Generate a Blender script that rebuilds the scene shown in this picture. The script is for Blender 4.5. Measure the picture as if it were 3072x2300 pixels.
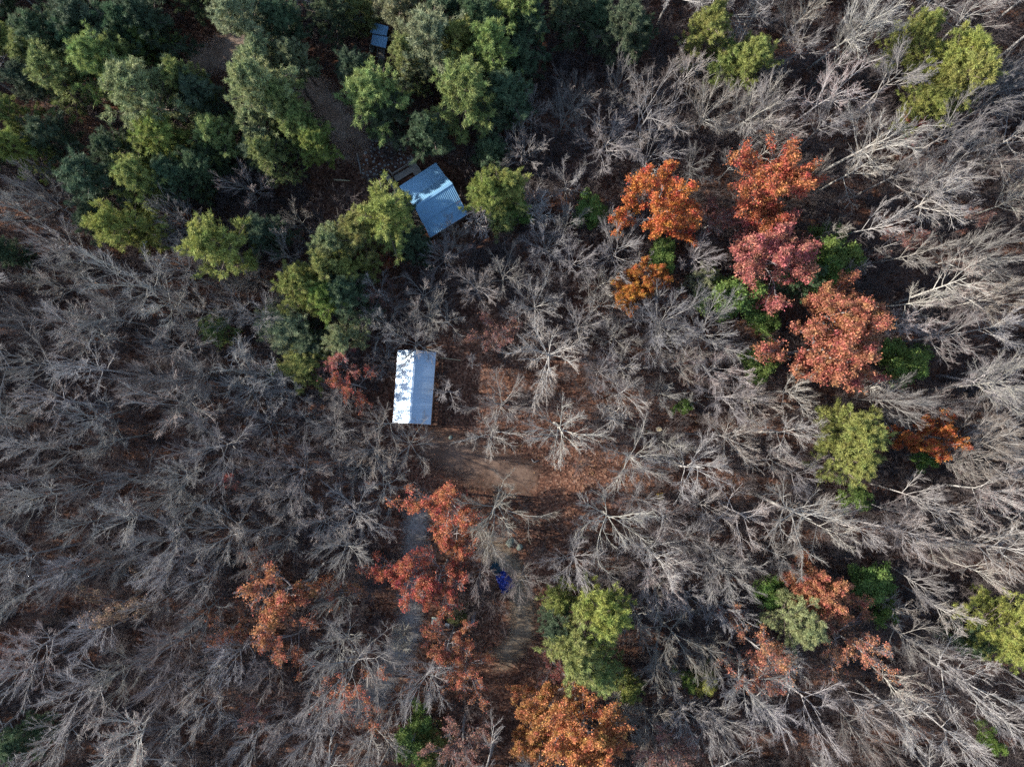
import bpy, math, random
import numpy as np
from mathutils import Vector, Matrix

for _o in list(bpy.data.objects):
    bpy.data.objects.remove(_o, do_unlink=True)
sc = bpy.context.scene
C = sc.collection
RNG = np.random.default_rng(11)
random.seed(5)
H = 90.0                                  # camera height, metres
K = 36.0 / 24.0 / 3072.0                  # metres per photo pixel per metre of distance

# ------------------------------------------------------------------ camera, sky, sun, exposure
cam = bpy.data.cameras.new('camera')
cam.lens = 24.0
cam.sensor_width = 36.0
cam.sensor_fit = 'HORIZONTAL'
cam.clip_start = 0.5
cam.clip_end = 3000.0
camo = bpy.data.objects.new('camera', cam)
camo.location = (0, 0, H)
C.objects.link(camo)
sc.camera = camo

SUN_EL = math.radians(25.0)
SUN_H = Vector((-1.0, 0.09, 0.0)).normalized()          # horizontal direction towards the sun
w = bpy.data.worlds.new('World')
sc.world = w
w.use_nodes = True
nt = w.node_tree
bg = nt.nodes['Background']
sky = nt.nodes.new('ShaderNodeTexSky')
sky.sky_type = 'NISHITA'
sky.sun_disc = False
sky.sun_elevation = SUN_EL
sky.sun_rotation = math.atan2(SUN_H.x, SUN_H.y)
sky.air_density = 1.0
sky.dust_density = 0.6
nt.links.new(sky.outputs[0], bg.inputs[0])
bg.inputs[1].default_value = 0.15
sl = bpy.data.lights.new('sun', 'SUN')
sl.energy = 4.5
sl.angle = math.radians(0.53)
sl.color = (1.0, 0.955, 0.89)
so = bpy.data.objects.new('sun', sl)
C.objects.link(so)
sdir = SUN_H * math.cos(SUN_EL) + Vector((0, 0, math.sin(SUN_EL)))
so.rotation_euler = (-sdir).to_track_quat('-Z', 'Y').to_euler()
so.location = sdir * 200
sc.view_settings.view_transform = 'Standard'
sc.view_settings.look = 'None'
sc.view_settings.exposure = 1.35
sc.view_settings.gamma = 1.0
sc.cycles.max_bounces = 5
sc.cycles.diffuse_bounces = 3
sc.cycles.transparent_max_bounces = 8
sc.cycles.use_denoising = False

# ------------------------------------------------------------------ helpers
def gz(x, y):                              # gentle roll of the forest floor
    return 0.18 * np.sin(x * 0.11 + 1.3) * np.cos(y * 0.09 - 0.4) + 0.10 * np.sin(x * 0.31 - y * 0.27)

def P(X, Y, z=0.0):                        # photo pixel -> point at height z
    return Vector(((X - 1536) * K * (H - z), -(Y - 1150) * K * (H - z), z))

def PG(X, Y, up=0.0):                      # photo pixel -> point on the forest floor
    p = P(X, Y, 0.0)
    return Vector((p.x, p.y, float(gz(p.x, p.y)) + up))

OV = 3072.0 / 2212.0

def mesh_np(name, V, F, mat=None, smooth=False):
    me = bpy.data.meshes.new(name)
    V = np.asarray(V, dtype=np.float32).reshape(-1, 3)
    if isinstance(F, np.ndarray):
        n, k = F.shape
        me.vertices.add(len(V)); me.vertices.foreach_set('co', V.ravel())
        me.loops.add(n * k); me.loops.foreach_set('vertex_index', F.astype(np.int32).ravel())
        me.polygons.add(n)
        me.polygons.foreach_set('loop_start', np.arange(0, n * k, k, dtype=np.int32))
        me.polygons.foreach_set('loop_total', np.full(n, k, dtype=np.int32))
        me.update(calc_edges=True)
    else:
        me.from_pydata([tuple(v) for v in V], [], F)
        me.update()
    if smooth:
        me.polygons.foreach_set('use_smooth', np.ones(len(me.polygons), dtype=bool))
    if mat:
        me.materials.append(mat)
    return me

class MB:
    """collects boxes, beams and sheets into one mesh"""
    def __init__(self):
        self.v, self.f = [], []
    def add(self, vs, fs):
        n = len(self.v)
        self.v += [tuple(x) for x in vs]
        self.f += [tuple(i + n for i in f) for f in fs]
        return self
    def box(self, c, s, M=None):
        x, y, z = s[0] / 2, s[1] / 2, s[2] / 2
        vs = [Vector((a * x, b * y, d * z)) for a in (-1, 1) for b in (-1, 1) for d in (-1, 1)]
        vs = [(M @ v if M else v) + Vector(c) for v in vs]
        return self.add(vs, [(0, 1, 3, 2), (4, 6, 7, 5), (0, 4, 5, 1), (2, 3, 7, 6), (0, 2, 6, 4), (1, 5, 7, 3)])
    def beam(self, a, b, wd, ht):
        a, b = Vector(a), Vector(b)
        d = (b - a)
        L = d.length
        d.normalize()
        up = Vector((0, 0, 1)) if abs(d.z) < 0.95 else Vector((1, 0, 0))
        s = d.cross(up).normalized()
        u = s.cross(d)
        M = Matrix((d, s, u)).transposed()
        return self.box((a + b) / 2, (L, wd, ht), M)
    def tube(self, pts, rad, n=8):
        base = len(self.v)
        pts = [Vector(p) for p in pts]
        vs = []
        for i, p in enumerate(pts):
            d = (pts[min(i + 1, len(pts) - 1)] - pts[max(i - 1, 0)]).normalized()
            up = Vector((0, 0, 1)) if abs(d.z) < 0.9 else Vector((1, 0, 0))
            s = d.cross(up).normalized(); u = s.cross(d)
            for k in range(n):
                a = 2 * math.pi * k / n
                vs.append(p + (s * math.cos(a) + u * math.sin(a)) * rad[i])
        fs = []
        for i in range(len(pts) - 1):
            for k in range(n):
                fs.append((i * n + k, i * n + (k + 1) % n, (i + 1) * n + (k + 1) % n, (i + 1) * n + k))
        fs.append(tuple(range(n - 1, -1, -1)))
        fs.append(tuple((len(pts) - 1) * n + k for k in range(n)))
        return self.add(vs, fs)
    def build(self, name, mat, parent=None, smooth=False):
        me = mesh_np(name, self.v, self.f, mat, smooth)
        return obj(name, me, parent)

def obj(name, me, parent=None, loc=None, rot=None):
    o = bpy.data.objects.new(name, me)
    C.objects.link(o)
    if parent:
        o.parent = parent
    if loc is not None:
        o.location = loc
    if rot is not None:
        o.rotation_euler = rot
    return o

def tag(o, label=None, cat=None, group=None, kind=None):
    if label: o['label'] = label
    if cat: o['category'] = cat
    if group: o['group'] = group
    if kind: o['kind'] = kind
    return o

def thing(name, label, cat, loc=(0, 0, 0), rotz=0.0, group=None):
    o = bpy.data.objects.new(name, None)
    C.objects.link(o)
    o.location = loc
    o.rotation_euler = (0, 0, rotz)
    o.empty_display_size = 0.3
    return tag(o, label, cat, group)

# ------------------------------------------------------------------ materials
def new_mat(name):
    m = bpy.data.materials.new(name)
    m.use_nodes = True
    n = m.node_tree
    b = n.nodes['Principled BSDF']
    return m, n, b

def ramp(n, stops):
    r = n.nodes.new('ShaderNodeValToRGB')
    e = r.color_ramp.elements
    while len(e) < len(stops):
        e.new(0.5)
    for i, (p, c) in enumerate(stops):
        e[i].position = p
        e[i].color = (c[0], c[1], c[2], 1)
    return r

def noise(n, scale, detail=4, rough=0.6, coord='Object'):
    t = n.nodes.new('ShaderNodeTexNoise')
    t.inputs['Scale'].default_value = scale
    t.inputs['Detail'].default_value = detail
    t.inputs['Roughness'].default_value = rough
    tc = n.nodes.new('ShaderNodeTexCoord')
    n.links.new(tc.outputs[coord], t.inputs['Vector'])
    return t

def mix(n, a, b, fac, mode='MIX'):
    m = n.nodes.new('ShaderNodeMix')
    m.data_type = 'RGBA'
    m.blend_type = mode
    for sock, v in ((m.inputs[0], fac), (m.inputs[6], a), (m.inputs[7], b)):
        if hasattr(v, 'is_output'):
            n.links.new(v, sock)
        elif isinstance(v, (int, float)):
            sock.default_value = v
        else:
            sock.default_value = (v[0], v[1], v[2], 1)
    return m.outputs[2]

def bark(name, c0, c1, sc_=3.0):
    m, n, b = new_mat(name)
    t = noise(n, sc_, 3)
    r = ramp(n, [(0.35, c0), (0.65, c1)])
    n.links.new(t.outputs[0], r.inputs[0])
    oi = n.nodes.new('ShaderNodeObjectInfo')
    col = mix(n, r.outputs[0], oi.outputs['Color'], 1.0, 'MULTIPLY')
    n.links.new(col, b.inputs['Base Color'])
    b.inputs['Roughness'].default_value = 0.85
    b.inputs['Specular IOR Level'].default_value = 0.25
    return m

M_BARK = bark('pale_bark', (0.23, 0.212, 0.19), (0.40, 0.375, 0.345))
M_TWIG = bark('grey_twig_bark', (0.155, 0.132, 0.126), (0.27, 0.238, 0.23), 1.5)
M_PBARK = bark('pine_bark', (0.10, 0.075, 0.06), (0.20, 0.155, 0.13))
M_BRUSH = bark('brush_twigs', (0.08, 0.064, 0.06), (0.16, 0.13, 0.12), 1.0)

def leafmat(name, trans=0.35, vlo=0.55, vhi=1.3, hue=0.03):
    m, n, b = new_mat(name)
    oi = n.nodes.new('ShaderNodeObjectInfo')
    geo = n.nodes.new('ShaderNodeNewGeometry')
    hs = n.nodes.new('ShaderNodeHueSaturation')
    mr = n.nodes.new('ShaderNodeMapRange')
    mr.inputs[3].default_value = vlo
    mr.inputs[4].default_value = vhi
    n.links.new(geo.outputs['Random Per Island'], mr.inputs[0])
    n.links.new(mr.outputs[0], hs.inputs['Value'])
    t = noise(n, 0.9, 2)
    mh = n.nodes.new('ShaderNodeMapRange')
    mh.inputs[1].default_value = 0.3
    mh.inputs[2].default_value = 0.7
    mh.inputs[3].default_value = 0.5 - hue
    mh.inputs[4].default_value = 0.5 + hue
    n.links.new(t.outputs[0], mh.inputs[0])
    n.links.new(mh.outputs[0], hs.inputs['Hue'])
    n.links.new(oi.outputs['Color'], hs.inputs['Color'])
    n.links.new(hs.outputs[0], b.inputs['Base Color'])
    b.inputs['Roughness'].default_value = 0.6
    b.inputs['Specular IOR Level'].default_value = 0.3
    tr = n.nodes.new('ShaderNodeBsdfTranslucent')
    n.links.new(hs.outputs[0], tr.inputs[0])
    ms = n.nodes.new('ShaderNodeMixShader')
    ms.inputs[0].default_value = trans
    n.links.new(b.outputs[0], ms.inputs[1])
    n.links.new(tr.outputs[0], ms.inputs[2])
    n.links.new(ms.outputs[0], n.nodes['Material Output'].inputs[0])
    return m

M_NEEDLE = leafmat('pine_needles', 0.25, 0.45, 1.5, 0.025)
M_LEAF = leafmat('autumn_leaves', 0.35, 0.35, 1.45, 0.03)
M_GLEAF = leafmat('green_leaves', 0.3, 0.6, 1.4, 0.02)

def ground_mat():
    m, n, b = new_mat('leaf_covered_floor')
    tc = n.nodes.new('ShaderNodeTexCoord')
    vo = n.nodes.new('ShaderNodeTexVoronoi')
    vo.inputs['Scale'].default_value = 4.5
    n.links.new(tc.outputs['Object'], vo.inputs['Vector'])
    sp = n.nodes.new('ShaderNodeSeparateColor')
    n.links.new(vo.outputs['Color'], sp.inputs[0])
    r = ramp(n, [(0.0, (0.045, 0.026, 0.02)), (0.4, (0.11, 0.058, 0.04)), (0.7, (0.17, 0.092, 0.06)), (1.0, (0.24, 0.16, 0.115))])
    n.links.new(sp.outputs[0], r.inputs[0])
    t = noise(n, 0.16, 5, 0.65)
    r2 = ramp(n, [(0.38, (0.55, 0.50, 0.50)), (0.62, (1.15, 1.0, 0.92))])
    n.links.new(t.outputs[0], r2.inputs[0])
    col = mix(n, r.outputs[0], r2.outputs[0], 1.0, 'MULTIPLY')
    n.links.new(col, b.inputs['Base Color'])
    b.inputs['Roughness'].default_value = 0.95
    b.inputs['Specular IOR Level'].default_value = 0.1
    bu = n.nodes.new('ShaderNodeBump')
    bu.inputs['Strength'].default_value = 0.6
    bu.inputs['Distance'].default_value = 0.08
    n.links.new(vo.outputs['Distance'], bu.inputs['Height'])
    n.links.new(bu.outputs[0], b.inputs['Normal'])
    return m

def track_mat(name, c0, c1):
    m, n, b = new_mat(name)
    t = noise(n, 3.0, 6, 0.7)
    t2 = noise(n, 0.35, 4, 0.6)
    r = ramp(n, [(0.35, c0), (0.65, c1)])
    n.links.new(t.outputs[0], r.inputs[0])
    r2 = ramp(n, [(0.4, (0.75, 0.68, 0.62)), (0.6, (1.1, 1.08, 1.05))])
    n.links.new(t2.outputs[0], r2.inputs[0])
    n.links.new(mix(n, r.outputs[0], r2.outputs[0], 1.0, 'MULTIPLY'), b.inputs['Base Color'])
    b.inputs['Roughness'].default_value = 0.95
    at = n.nodes.new('ShaderNodeAttribute')
    at.attribute_name = 'worn'
    t3 = noise(n, 0.8, 6, 0.75)
    ad = n.nodes.new('ShaderNodeMath'); ad.operation = 'ADD'
    n.links.new(at.outputs['Fac'], ad.inputs[0]); n.links.new(t3.outputs[0], ad.inputs[1])
    mr = n.nodes.new('ShaderNodeMapRange')
    mr.inputs[1].default_value = 0.72; mr.inputs[2].default_value = 1.25
    n.links.new(ad.outputs[0], mr.inputs[0])
    n.links.new(mr.outputs[0], b.inputs['Alpha'])
    return m

def plain(name, c, rough=0.7, var=0.2, scale=4.0, metal=0.0, spec=0.5):
    m, n, b = new_mat(name)
    t = noise(n, scale, 5, 0.65)
    r = ramp(n, [(0.3, [x * (1 - var) for x in c]), (0.7, [min(1, x * (1 + var)) for x in c])])
    n.links.new(t.outputs[0], r.inputs[0])
    n.links.new(r.outputs[0], b.inputs['Base Color'])
    b.inputs['Roughness'].default_value = rough
    b.inputs['Metallic'].default_value = metal
    b.inputs['Specular IOR Level'].default_value = spec
    return m

M_WHITE_ROOF = plain('pale_metal_roof', (0.40, 0.49, 0.57), 0.40, 0.08, 1.2, 0.6)
M_BLUE_ROOF = plain('blue_metal_roof', (0.20, 0.38, 0.54), 0.45, 0.10, 0.9, 0.3)
M_WOOD = plain('weathered_board', (0.27, 0.24, 0.20), 0.8, 0.3, 6)
M_BROWN = plain('brown_stained_wood', (0.26, 0.12, 0.055), 0.75, 0.3, 5)
M_DARKWOOD = plain('dark_wood_wall', (0.10, 0.075, 0.06), 0.85, 0.3, 4)
M_STONE = plain('pale_stone', (0.34, 0.32, 0.29), 0.9, 0.25, 5)
M_BOULDER = plain('mossy_boulder', (0.19, 0.22, 0.17), 0.9, 0.3, 2.5)
M_TARP = plain('blue_tarp', (0.012, 0.03, 0.21), 0.38, 0.25, 3)
M_TEAL = plain('shaded_teal_canvas', (0.02, 0.06, 0.09), 0.6, 0.3, 3)  # covering that lies in shade; the shade is put into this dark teal
M_CUT = plain('cut_wood', (0.50, 0.40, 0.24), 0.8, 0.15, 6)
M_LOG = plain('grey_log_bark', (0.26, 0.23, 0.20), 0.9, 0.3, 5)
M_TABLE = plain('green_grey_board', (0.30, 0.36, 0.32), 0.7, 0.15, 5)
M_METAL = plain('dull_metal', (0.25, 0.29, 0.33), 0.5, 0.15, 5, 0.4)
M_STEEL = plain('black_iron', (0.03, 0.03, 0.035), 0.5, 0.1, 5, 0.4)
M_CUSHION = plain('yellow_cloth', (0.45, 0.30, 0.02), 0.8, 0.15, 5)

# ------------------------------------------------------------------ ground and tracks
def axis(lo, hi, step, far):
    a = list(np.arange(lo, hi + 1e-6, step))
    pre, post = [], []
    x, s = lo, step
    while x > -far:
        s *= 1.6; x -= s; pre.append(x)
    x, s = hi, step
    while x < far:
        s *= 1.6; x += s; post.append(x)
    return np.array(pre[::-1] + a + post)

xs, ys = axis(-90, 90, 1.0, 900), axis(-75, 75, 1.0, 900)
gx, gy = np.meshgrid(xs, ys)
gv = np.stack([gx, gy, gz(gx, gy)], -1).reshape(-1, 3)
nx, ny = len(xs), len(ys)
ii = (np.arange(ny - 1)[:, None] * nx + np.arange(nx - 1)[None, :]).ravel()
gf = np.stack([ii, ii + 1, ii + nx + 1, ii + nx], 1)
tag(obj('ground', mesh_np('ground', gv, gf, ground_mat(), True)), kind='structure')

def track(name, pts, mat, up):
    """a worn strip through (px, py, half width px) points; the attribute 'worn' falls off to its ragged edges"""
    pts = np.array(pts, float)
    d = np.r_[0, np.cumsum(np.hypot(*np.diff(pts[:, :2], axis=0).T))]
    n = max(8, int(d[-1] / 14))
    t = np.linspace(0, d[-1], n)
    q = np.stack([np.interp(t, d, pts[:, k]) for k in range(3)], 1)
    for _ in range(4):
        q[1:-1] = 0.25 * q[:-2] + 0.5 * q[1:-1] + 0.25 * q[2:]
    tg = np.gradient(q[:, :2], axis=0)
    tg /= np.linalg.norm(tg, axis=1)[:, None]
    nn = np.stack([-tg[:, 1], tg[:, 0]], 1)
    m = 9
    V, A = [], []
    for i in range(n):
        end = min(1.0, min(i, n - 1 - i) / max(3.0, n * 0.22) * 1.2)
        for k in range(m):
            s = (k / (m - 1)) * 2 - 1
            px = q[i, :2] + nn[i] * s * q[i, 2] * 1.5
            V.append(PG(px[0], px[1], up))
            A.append(min(1 - abs(s), end) * 0.95 - 0.02)
    F = [(i * m + k, i * m + k + 1, (i + 1) * m + k + 1, (i + 1) * m + k) for i in range(n - 1) for k in range(m - 1)]
    me = mesh_np(name, V, F, mat, True)
    a = me.attributes.new('worn', 'FLOAT', 'POINT')
    a.data.foreach_set('value', np.array(A, np.float32))
    return tag(obj(name, me), kind='structure')

M_GRAVEL = track_mat('grey_gravel', (0.13, 0.12, 0.11), (0.30, 0.285, 0.265))
M_SAND = track_mat('sandy_dirt', (0.13, 0.098, 0.066), (0.27, 0.215, 0.15))
M_YARD = track_mat('trodden_yard', (0.085, 0.052, 0.038), (0.165, 0.108, 0.075))
M_DIRT = track_mat('bare_brown_dirt', (0.24, 0.165, 0.12), (0.42, 0.315, 0.245))
TRACKS = []
def add_track(name, pts, mat, up):
    TRACKS.append(pts)
    return track(name, pts, mat, up)
add_track('gravel_track', [(1290, 1420, 60), (1262, 1480, 45), (1250, 1560, 48), (1246, 1650, 48), (1232, 1740, 46), (1234, 1830, 46), (1226, 1900, 50), (1190, 1965, 52), (1145, 2035, 52), (1085, 2110, 48), (1020, 2220, 42)], M_GRAVEL, 0.02)
add_track('sandy_track', [(1400, 1610, 40), (1490, 1650, 46), (1548, 1730, 44), (1566, 1810, 44), (1570, 1900, 46), (1520, 1968, 44), (1440, 1995, 40)], M_SAND, 0.028)
add_track('dirt_road', [(60, 345, 34), (190, 312, 40), (320, 265, 42), (440, 228, 38), (560, 205, 42), (660, 165, 66), (740, 130, 70), (820, 150, 60), (900, 220, 52), (960, 292, 62), (1020, 365, 72), (1062, 420, 66), (1040, 480, 48), (1030, 560, 42)], M_DIRT, 0.02)
add_track('yard', [(1230, 1310, 50), (1300, 1345, 66), (1370, 1370, 76), (1450, 1395, 76), (1540, 1425, 66), (1640, 1450, 50)], M_YARD, 0.036)

# ------------------------------------------------------------------ tree shapes
def unit(a):
    return a / np.maximum(np.linalg.norm(a, axis=-1, keepdims=True), 1e-9)

def grow(rng, S, D, L, k, wander, trop):
    """polylines of k points for N branches at once"""
    N = len(S)
    pts = np.zeros((N, k, 3)); dr = np.zeros((N, k, 3))
    p, d = S.copy(), D.copy()
    pts[:, 0] = p; dr[:, 0] = d
    for j in range(1, k):
        d = unit(d + rng.normal(0, wander, (N, 3)) + np.array([0, 0, trop]))
        p = p + d * (L / (k - 1))[:, None]
        pts[:, j] = p; dr[:, j] = d
    return pts, dr

def tubes(pts, R0, R1, sides, tip=False):
    """tapered prisms along polylines"""
    N, k, _ = pts.shape
    tg = np.gradient(pts, axis=1)
    tg = unit(tg)
    ref = np.where(np.abs(tg[..., 2:3]) < 0.9, np.array([0, 0, 1.0]), np.array([1.0, 0, 0]))
    s = unit(np.cross(tg, ref)); u = np.cross(s, tg)
    t = np.linspace(0, 1, k)
    R = R0[:, None] * (1 - t) + R1[:, None] * t
    a = np.arange(sides) * 2 * np.pi / sides
    V = pts[:, :, None] + (s[:, :, None] * np.cos(a)[None, None, :, None] + u[:, :, None] * np.sin(a)[None, None, :, None]) * R[:, :, None, None]
    base = (np.arange(N) * k * sides)[:, None, None]
    j = np.arange(k - 1)[None, :, None] * sides
    q = np.arange(sides)[None, None, :]
    q2 = (q + 1) % sides
    F = np.stack([base + j + q, base + j + q2, base + j + sides + q2, base + j + sides + q], -1).reshape(-1, 4)
    return V.reshape(-1, 3), F

def kids(rng, pts, dr, L, R0, R1, m, t0, ang, ratio, rr, taper=0.55):
    """m children along each branch"""
    N, k, _ = pts.shape
    t = t0 + (1 - t0) * (np.arange(m)[None, :] + rng.uniform(0, 1, (N, m))) / m
    f = t * (k - 1)
    i = np.minimum(f.astype(int), k - 2); g = (f - i)[..., None]
    n = np.arange(N)[:, None]
    S = pts[n, i] * (1 - g) + pts[n, i + 1] * g
    D0 = unit(dr[n, i] * (1 - g) + dr[n, i + 1] * g)
    rv = unit(np.cross(D0, rng.normal(0, 1, (N, m, 3))))
    A = rng.normal(ang, 0.18, (N, m, 1))
    D = unit(D0 * np.cos(A) + rv * np.sin(A))
    LL = L[:, None] * ratio * (1 - taper * t) * rng.uniform(0.7, 1.25, (N, m))
    RR = (R0[:, None] * (1 - t) + R1[:, None] * t) * rr
    return S.reshape(-1, 3), D.reshape(-1, 3), LL.ravel(), RR.ravel()

def merge(parts):
    Vs, Fs, n = [], [], 0
    for V, F in parts:
        Vs.append(V); Fs.append(F + n); n += len(V)
    return np.concatenate(Vs), np.concatenate(Fs)

def skeleton(seed, h=18.0, fork=0.48, nl=7, la=0.62, ll=0.42, wander=0.10, trop=0.10, m2=9, m3=7, m4=5, twig=0.014, lean=0.03, r0=0.24, reach=0.97, a2=0.5, stem=0.86, thick=1.0):
    rng = np.random.default_rng(seed)
    S = np.array([[0, 0, -0.6]]); D = unit(np.array([[rng.normal(0, lean), rng.normal(0, lean), 1.0]]))
    tp, td = grow(rng, S, D, np.array([h * stem]), 12, 0.045, 0.02)
    tR0, tR1 = np.array([r0]), np.array([0.05])
    trunk = tubes(tp, tR0, tR1, 7)
    out = {'trunk': [trunk], 'limb': [], 'twig': [], 'fine': []}
    t = fork + (reach - fork) * (np.arange(nl) + rng.uniform(0, 0.7, nl)) / nl
    f = t * 11; i = np.minimum(f.astype(int), 10); g = (f - i)[:, None]
    S1 = tp[0, i] * (1 - g) + tp[0, i + 1] * g
    az = np.arange(nl) * 2.4 + rng.uniform(-0.5, 0.5, nl) + rng.uniform(0, 6)
    q = (t - fork) / (1 - fork)
    an = la * rng.uniform(0.7, 1.25, nl) * (1.1 - 0.5 * q)
    D1 = np.stack([np.sin(an) * np.cos(az), np.sin(an) * np.sin(az), np.cos(an)], 1)
    L1 = h * ll * (1.1 - 0.5 * q) * rng.uniform(0.75, 1.2, nl)
    R1 = np.minimum((tR0[0] * (1 - t) + tR1[0] * t) * 0.62, 0.11)
    p1, d1 = grow(rng, S1, D1, L1, 8, wander, trop)
    out['limb'].append(tubes(p1, R1, R1 * 0.25, 5))
    S2, D2, L2, R2 = kids(rng, p1, d1, L1, R1, R1 * 0.25, m2, 0.22, a2, 0.55, 0.62, 0.45)
    R2 = np.maximum(R2, 0.026 * thick)
    p2, d2 = grow(rng, S2, D2, L2, 6, wander * 1.1, trop * 0.7)
    out['limb'].append(tubes(p2, R2, R2 * 0.45, 4))
    S3, D3, L3, R3 = kids(rng, p2, d2, L2, R2, R2 * 0.4, m3, 0.15, a2, 0.52, 0.68)
    R3 = np.maximum(R3, twig * 1.12 * thick)
    p3, d3 = grow(rng, S3, D3, L3, 4, wander * 1.2, trop * 0.6)
    out['twig'].append(tubes(p3, R3, R3 * 0.5, 3))
    if m4:
        S4, D4, L4, R4 = kids(rng, p3, d3, L3, R3, R3 * 0.5, m4, 0.15, 0.55, 0.62, 0.6)
        R4 = np.maximum(R4 * 0.7, twig * 0.75)
        p4, d4 = grow(rng, S4, D4, L4, 3, wander * 1.3, trop * 0.5)
        out['fine'].append(tubes(p4, R4, R4 * 0.55, 3))
    out['p2'], out['p3'], out['d3'], out['L3'] = p2, p3, d3, L3
    return out

def leaves(rng, pts, size, spread):
    """one bent-card leaf per point"""
    n = len(pts)
    c = pts + rng.normal(0, spread, (n, 3))
    a = unit(rng.normal(0, 1, (n, 3)) + np.array([0, 0, -0.2]))
    b = unit(np.cross(a, rng.normal(0, 1, (n, 3)) + np.array([0, 0, 0.9])))
    s = size * rng.uniform(0.65, 1.35, (n, 1))
    nrm = np.cross(a, b)
    V = np.stack([c - a * s, c + b * s * 0.55 + nrm * s * 0.2, c + a * s, c - b * s * 0.55 + nrm * s * 0.2], 1).reshape(-1, 3)
    F = np.arange(n * 4).reshape(-1, 4)
    return V, F

def extent(V):
    r = np.hypot(V[:, 0], V[:, 1])
    return float(np.percentile(r, 92)), float(V[:, 2].max())

PROTO = {}
def bare_proto(key, **kw):
    s = skeleton(**kw)
    tv, tf = merge(s['trunk'])
    lv, lf = merge(s['limb'] + s['twig']); wv, wf = merge(s['fine'])
    R, Ht = extent(wv)
    PROTO[key] = dict(R=R, H=Ht, parts=[('trunk', mesh_np('trunk', tv, tf, M_BARK, True)),
                                        ('branches', mesh_np('branches', lv, lf, M_BARK, True)),
                                        ('twigs', mesh_np('twigs', wv, wf, M_TWIG))])

BARE_A, BARE_B, BARE_S = [], [], []
BARE_T = []
for i in range(5):      # rounded brush crowns with straight radiating limbs
    bare_proto('A%d' % i, seed=100 + i, fork=0.36 + 0.03 * (i % 3), nl=12 + i % 3, la=0.86 + 0.08 * (i % 2), ll=0.44, wander=0.06, trop=0.05, m2=9, m3=8, m4=6, twig=0.012, reach=0.9, a2=0.44, stem=0.66)
    BARE_A.append('A%d' % i)
for i in range(5):      # wide oaks with crooked limbs
    bare_proto('B%d' % i, seed=200 + i, fork=0.34, nl=9 + i % 3, la=1.05, ll=0.44, wander=0.105, trop=0.06, m2=9, m3=8, m4=6, r0=0.25, twig=0.012, reach=0.9, a2=0.52, stem=0.66, thick=1.1)
    BARE_B.append('B%d' % i)
for i in range(6):      # tall forest trees: long clear trunk, fan of limbs at the top
    bare_proto('T%d' % i, seed=250 + i, fork=0.54 + 0.03 * (i % 3), nl=10 + i % 3, la=0.88, ll=0.33, wander=0.07, trop=0.05, m2=9, m3=7, m4=5, twig=0.0125, reach=0.95, a2=0.45, stem=0.80)
    BARE_T.append('T%d' % i)
for i in range(3):      # slim understorey
    bare_proto('S%d' % i, seed=300 + i, h=10, fork=0.3, nl=9, la=0.6, ll=0.34, wander=0.12, trop=0.08, m2=7, m3=6, m4=3, r0=0.10, twig=0.012)
    BARE_S.append('S%d' % i)

def autumn_proto(key, seed, dens, sparse=False, **kw):
    s = skeleton(seed=seed, m4=3 if sparse else 0, **kw)
    rng = np.random.default_rng(seed + 7)
    tv, tf = merge(s['trunk']); bv, bf = merge(s['limb'] + s['twig'] + s['fine'])
    p3 = s['p3']
    N = len(p3)
    keep = np.arange(N)
    # leaves hang in clumps: some boughs are full, some nearly empty
    full = rng.uniform(0, 1, len(s['p2']))
    m3 = N // len(full)
    wgt = np.repeat(np.where(full < (0.4 if sparse else 0.04), 0.15, 0.75 + 0.5 * full), m3)
    cnt = rng.poisson(dens * wgt)
    idx = np.repeat(keep, cnt)
    t = rng.uniform(0.25, 1.05, len(idx))
    f = np.clip(t, 0, 0.999) * 3; i = f.astype(int); g = (f - i)[:, None]
    pts = p3[idx, i] * (1 - g) + p3[idx, i + 1] * g
    V, F = leaves(rng, pts, 0.115, 0.19)
    R, Ht = extent(V)
    PROTO[key] = dict(R=R, H=Ht, parts=[('trunk', mesh_np('trunk', tv, tf, M_BARK, True)),
                                        ('branches', mesh_np('branches', bv, bf, M_TWIG)),
                                        ('foliage', mesh_np('foliage', V, F, M_LEAF))])

for i in range(4):
    autumn_proto('O%d' % i, 400 + i, 32, h=16, fork=0.33, nl=14, la=0.9, ll=0.38, wander=0.12, trop=0.07, m2=9, m3=7)
for i in range(2):
    autumn_proto('M%d' % i, 410 + i, 21, True, h=16, fork=0.34, nl=11, la=0.9, ll=0.38, wander=0.12, trop=0.07, m2=9, m3=7)
for i in range(3):
    autumn_proto('Q%d' % i, 420 + i, 13, True, h=16, fork=0.36, nl=8, la=0.80, ll=0.42, wander=0.13, trop=0.08, m2=9, m3=7)
for i in range(2):      # broad-leaved evergreens share the habit, with green leaves
    autumn_proto('G%d' % i, 440 + i, 26, h=11, fork=0.22, nl=12, la=0.8, ll=0.34, wander=0.11, trop=0.06, m2=8, m3=7)
    p = PROTO['G%d' % i]['parts'][2][1]
    p.materials.clear(); p.materials.append(M_GLEAF)

def tufts(rng, c, d, n, ln, wd, up):
    """n needle blades fanning out round each centre"""
    N = len(c)
    a = unit(rng.normal(0, 1, (N, n, 3)) * 0.75 + d[:, None] * 0.9 + np.array([0, 0, up]))
    b = unit(np.cross(a, rng.normal(0, 1, (N, n, 3))))
    o = c[:, None] + rng.normal(0, 0.10, (N, n, 3))
    s = ln * rng.uniform(0.6, 1.3, (N, n, 1))
    V = np.stack([o - b * wd, o + b * wd, o + a * s], 2).reshape(-1, 3)
    return V, np.arange(N * n * 3).reshape(-1, 3)

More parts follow.
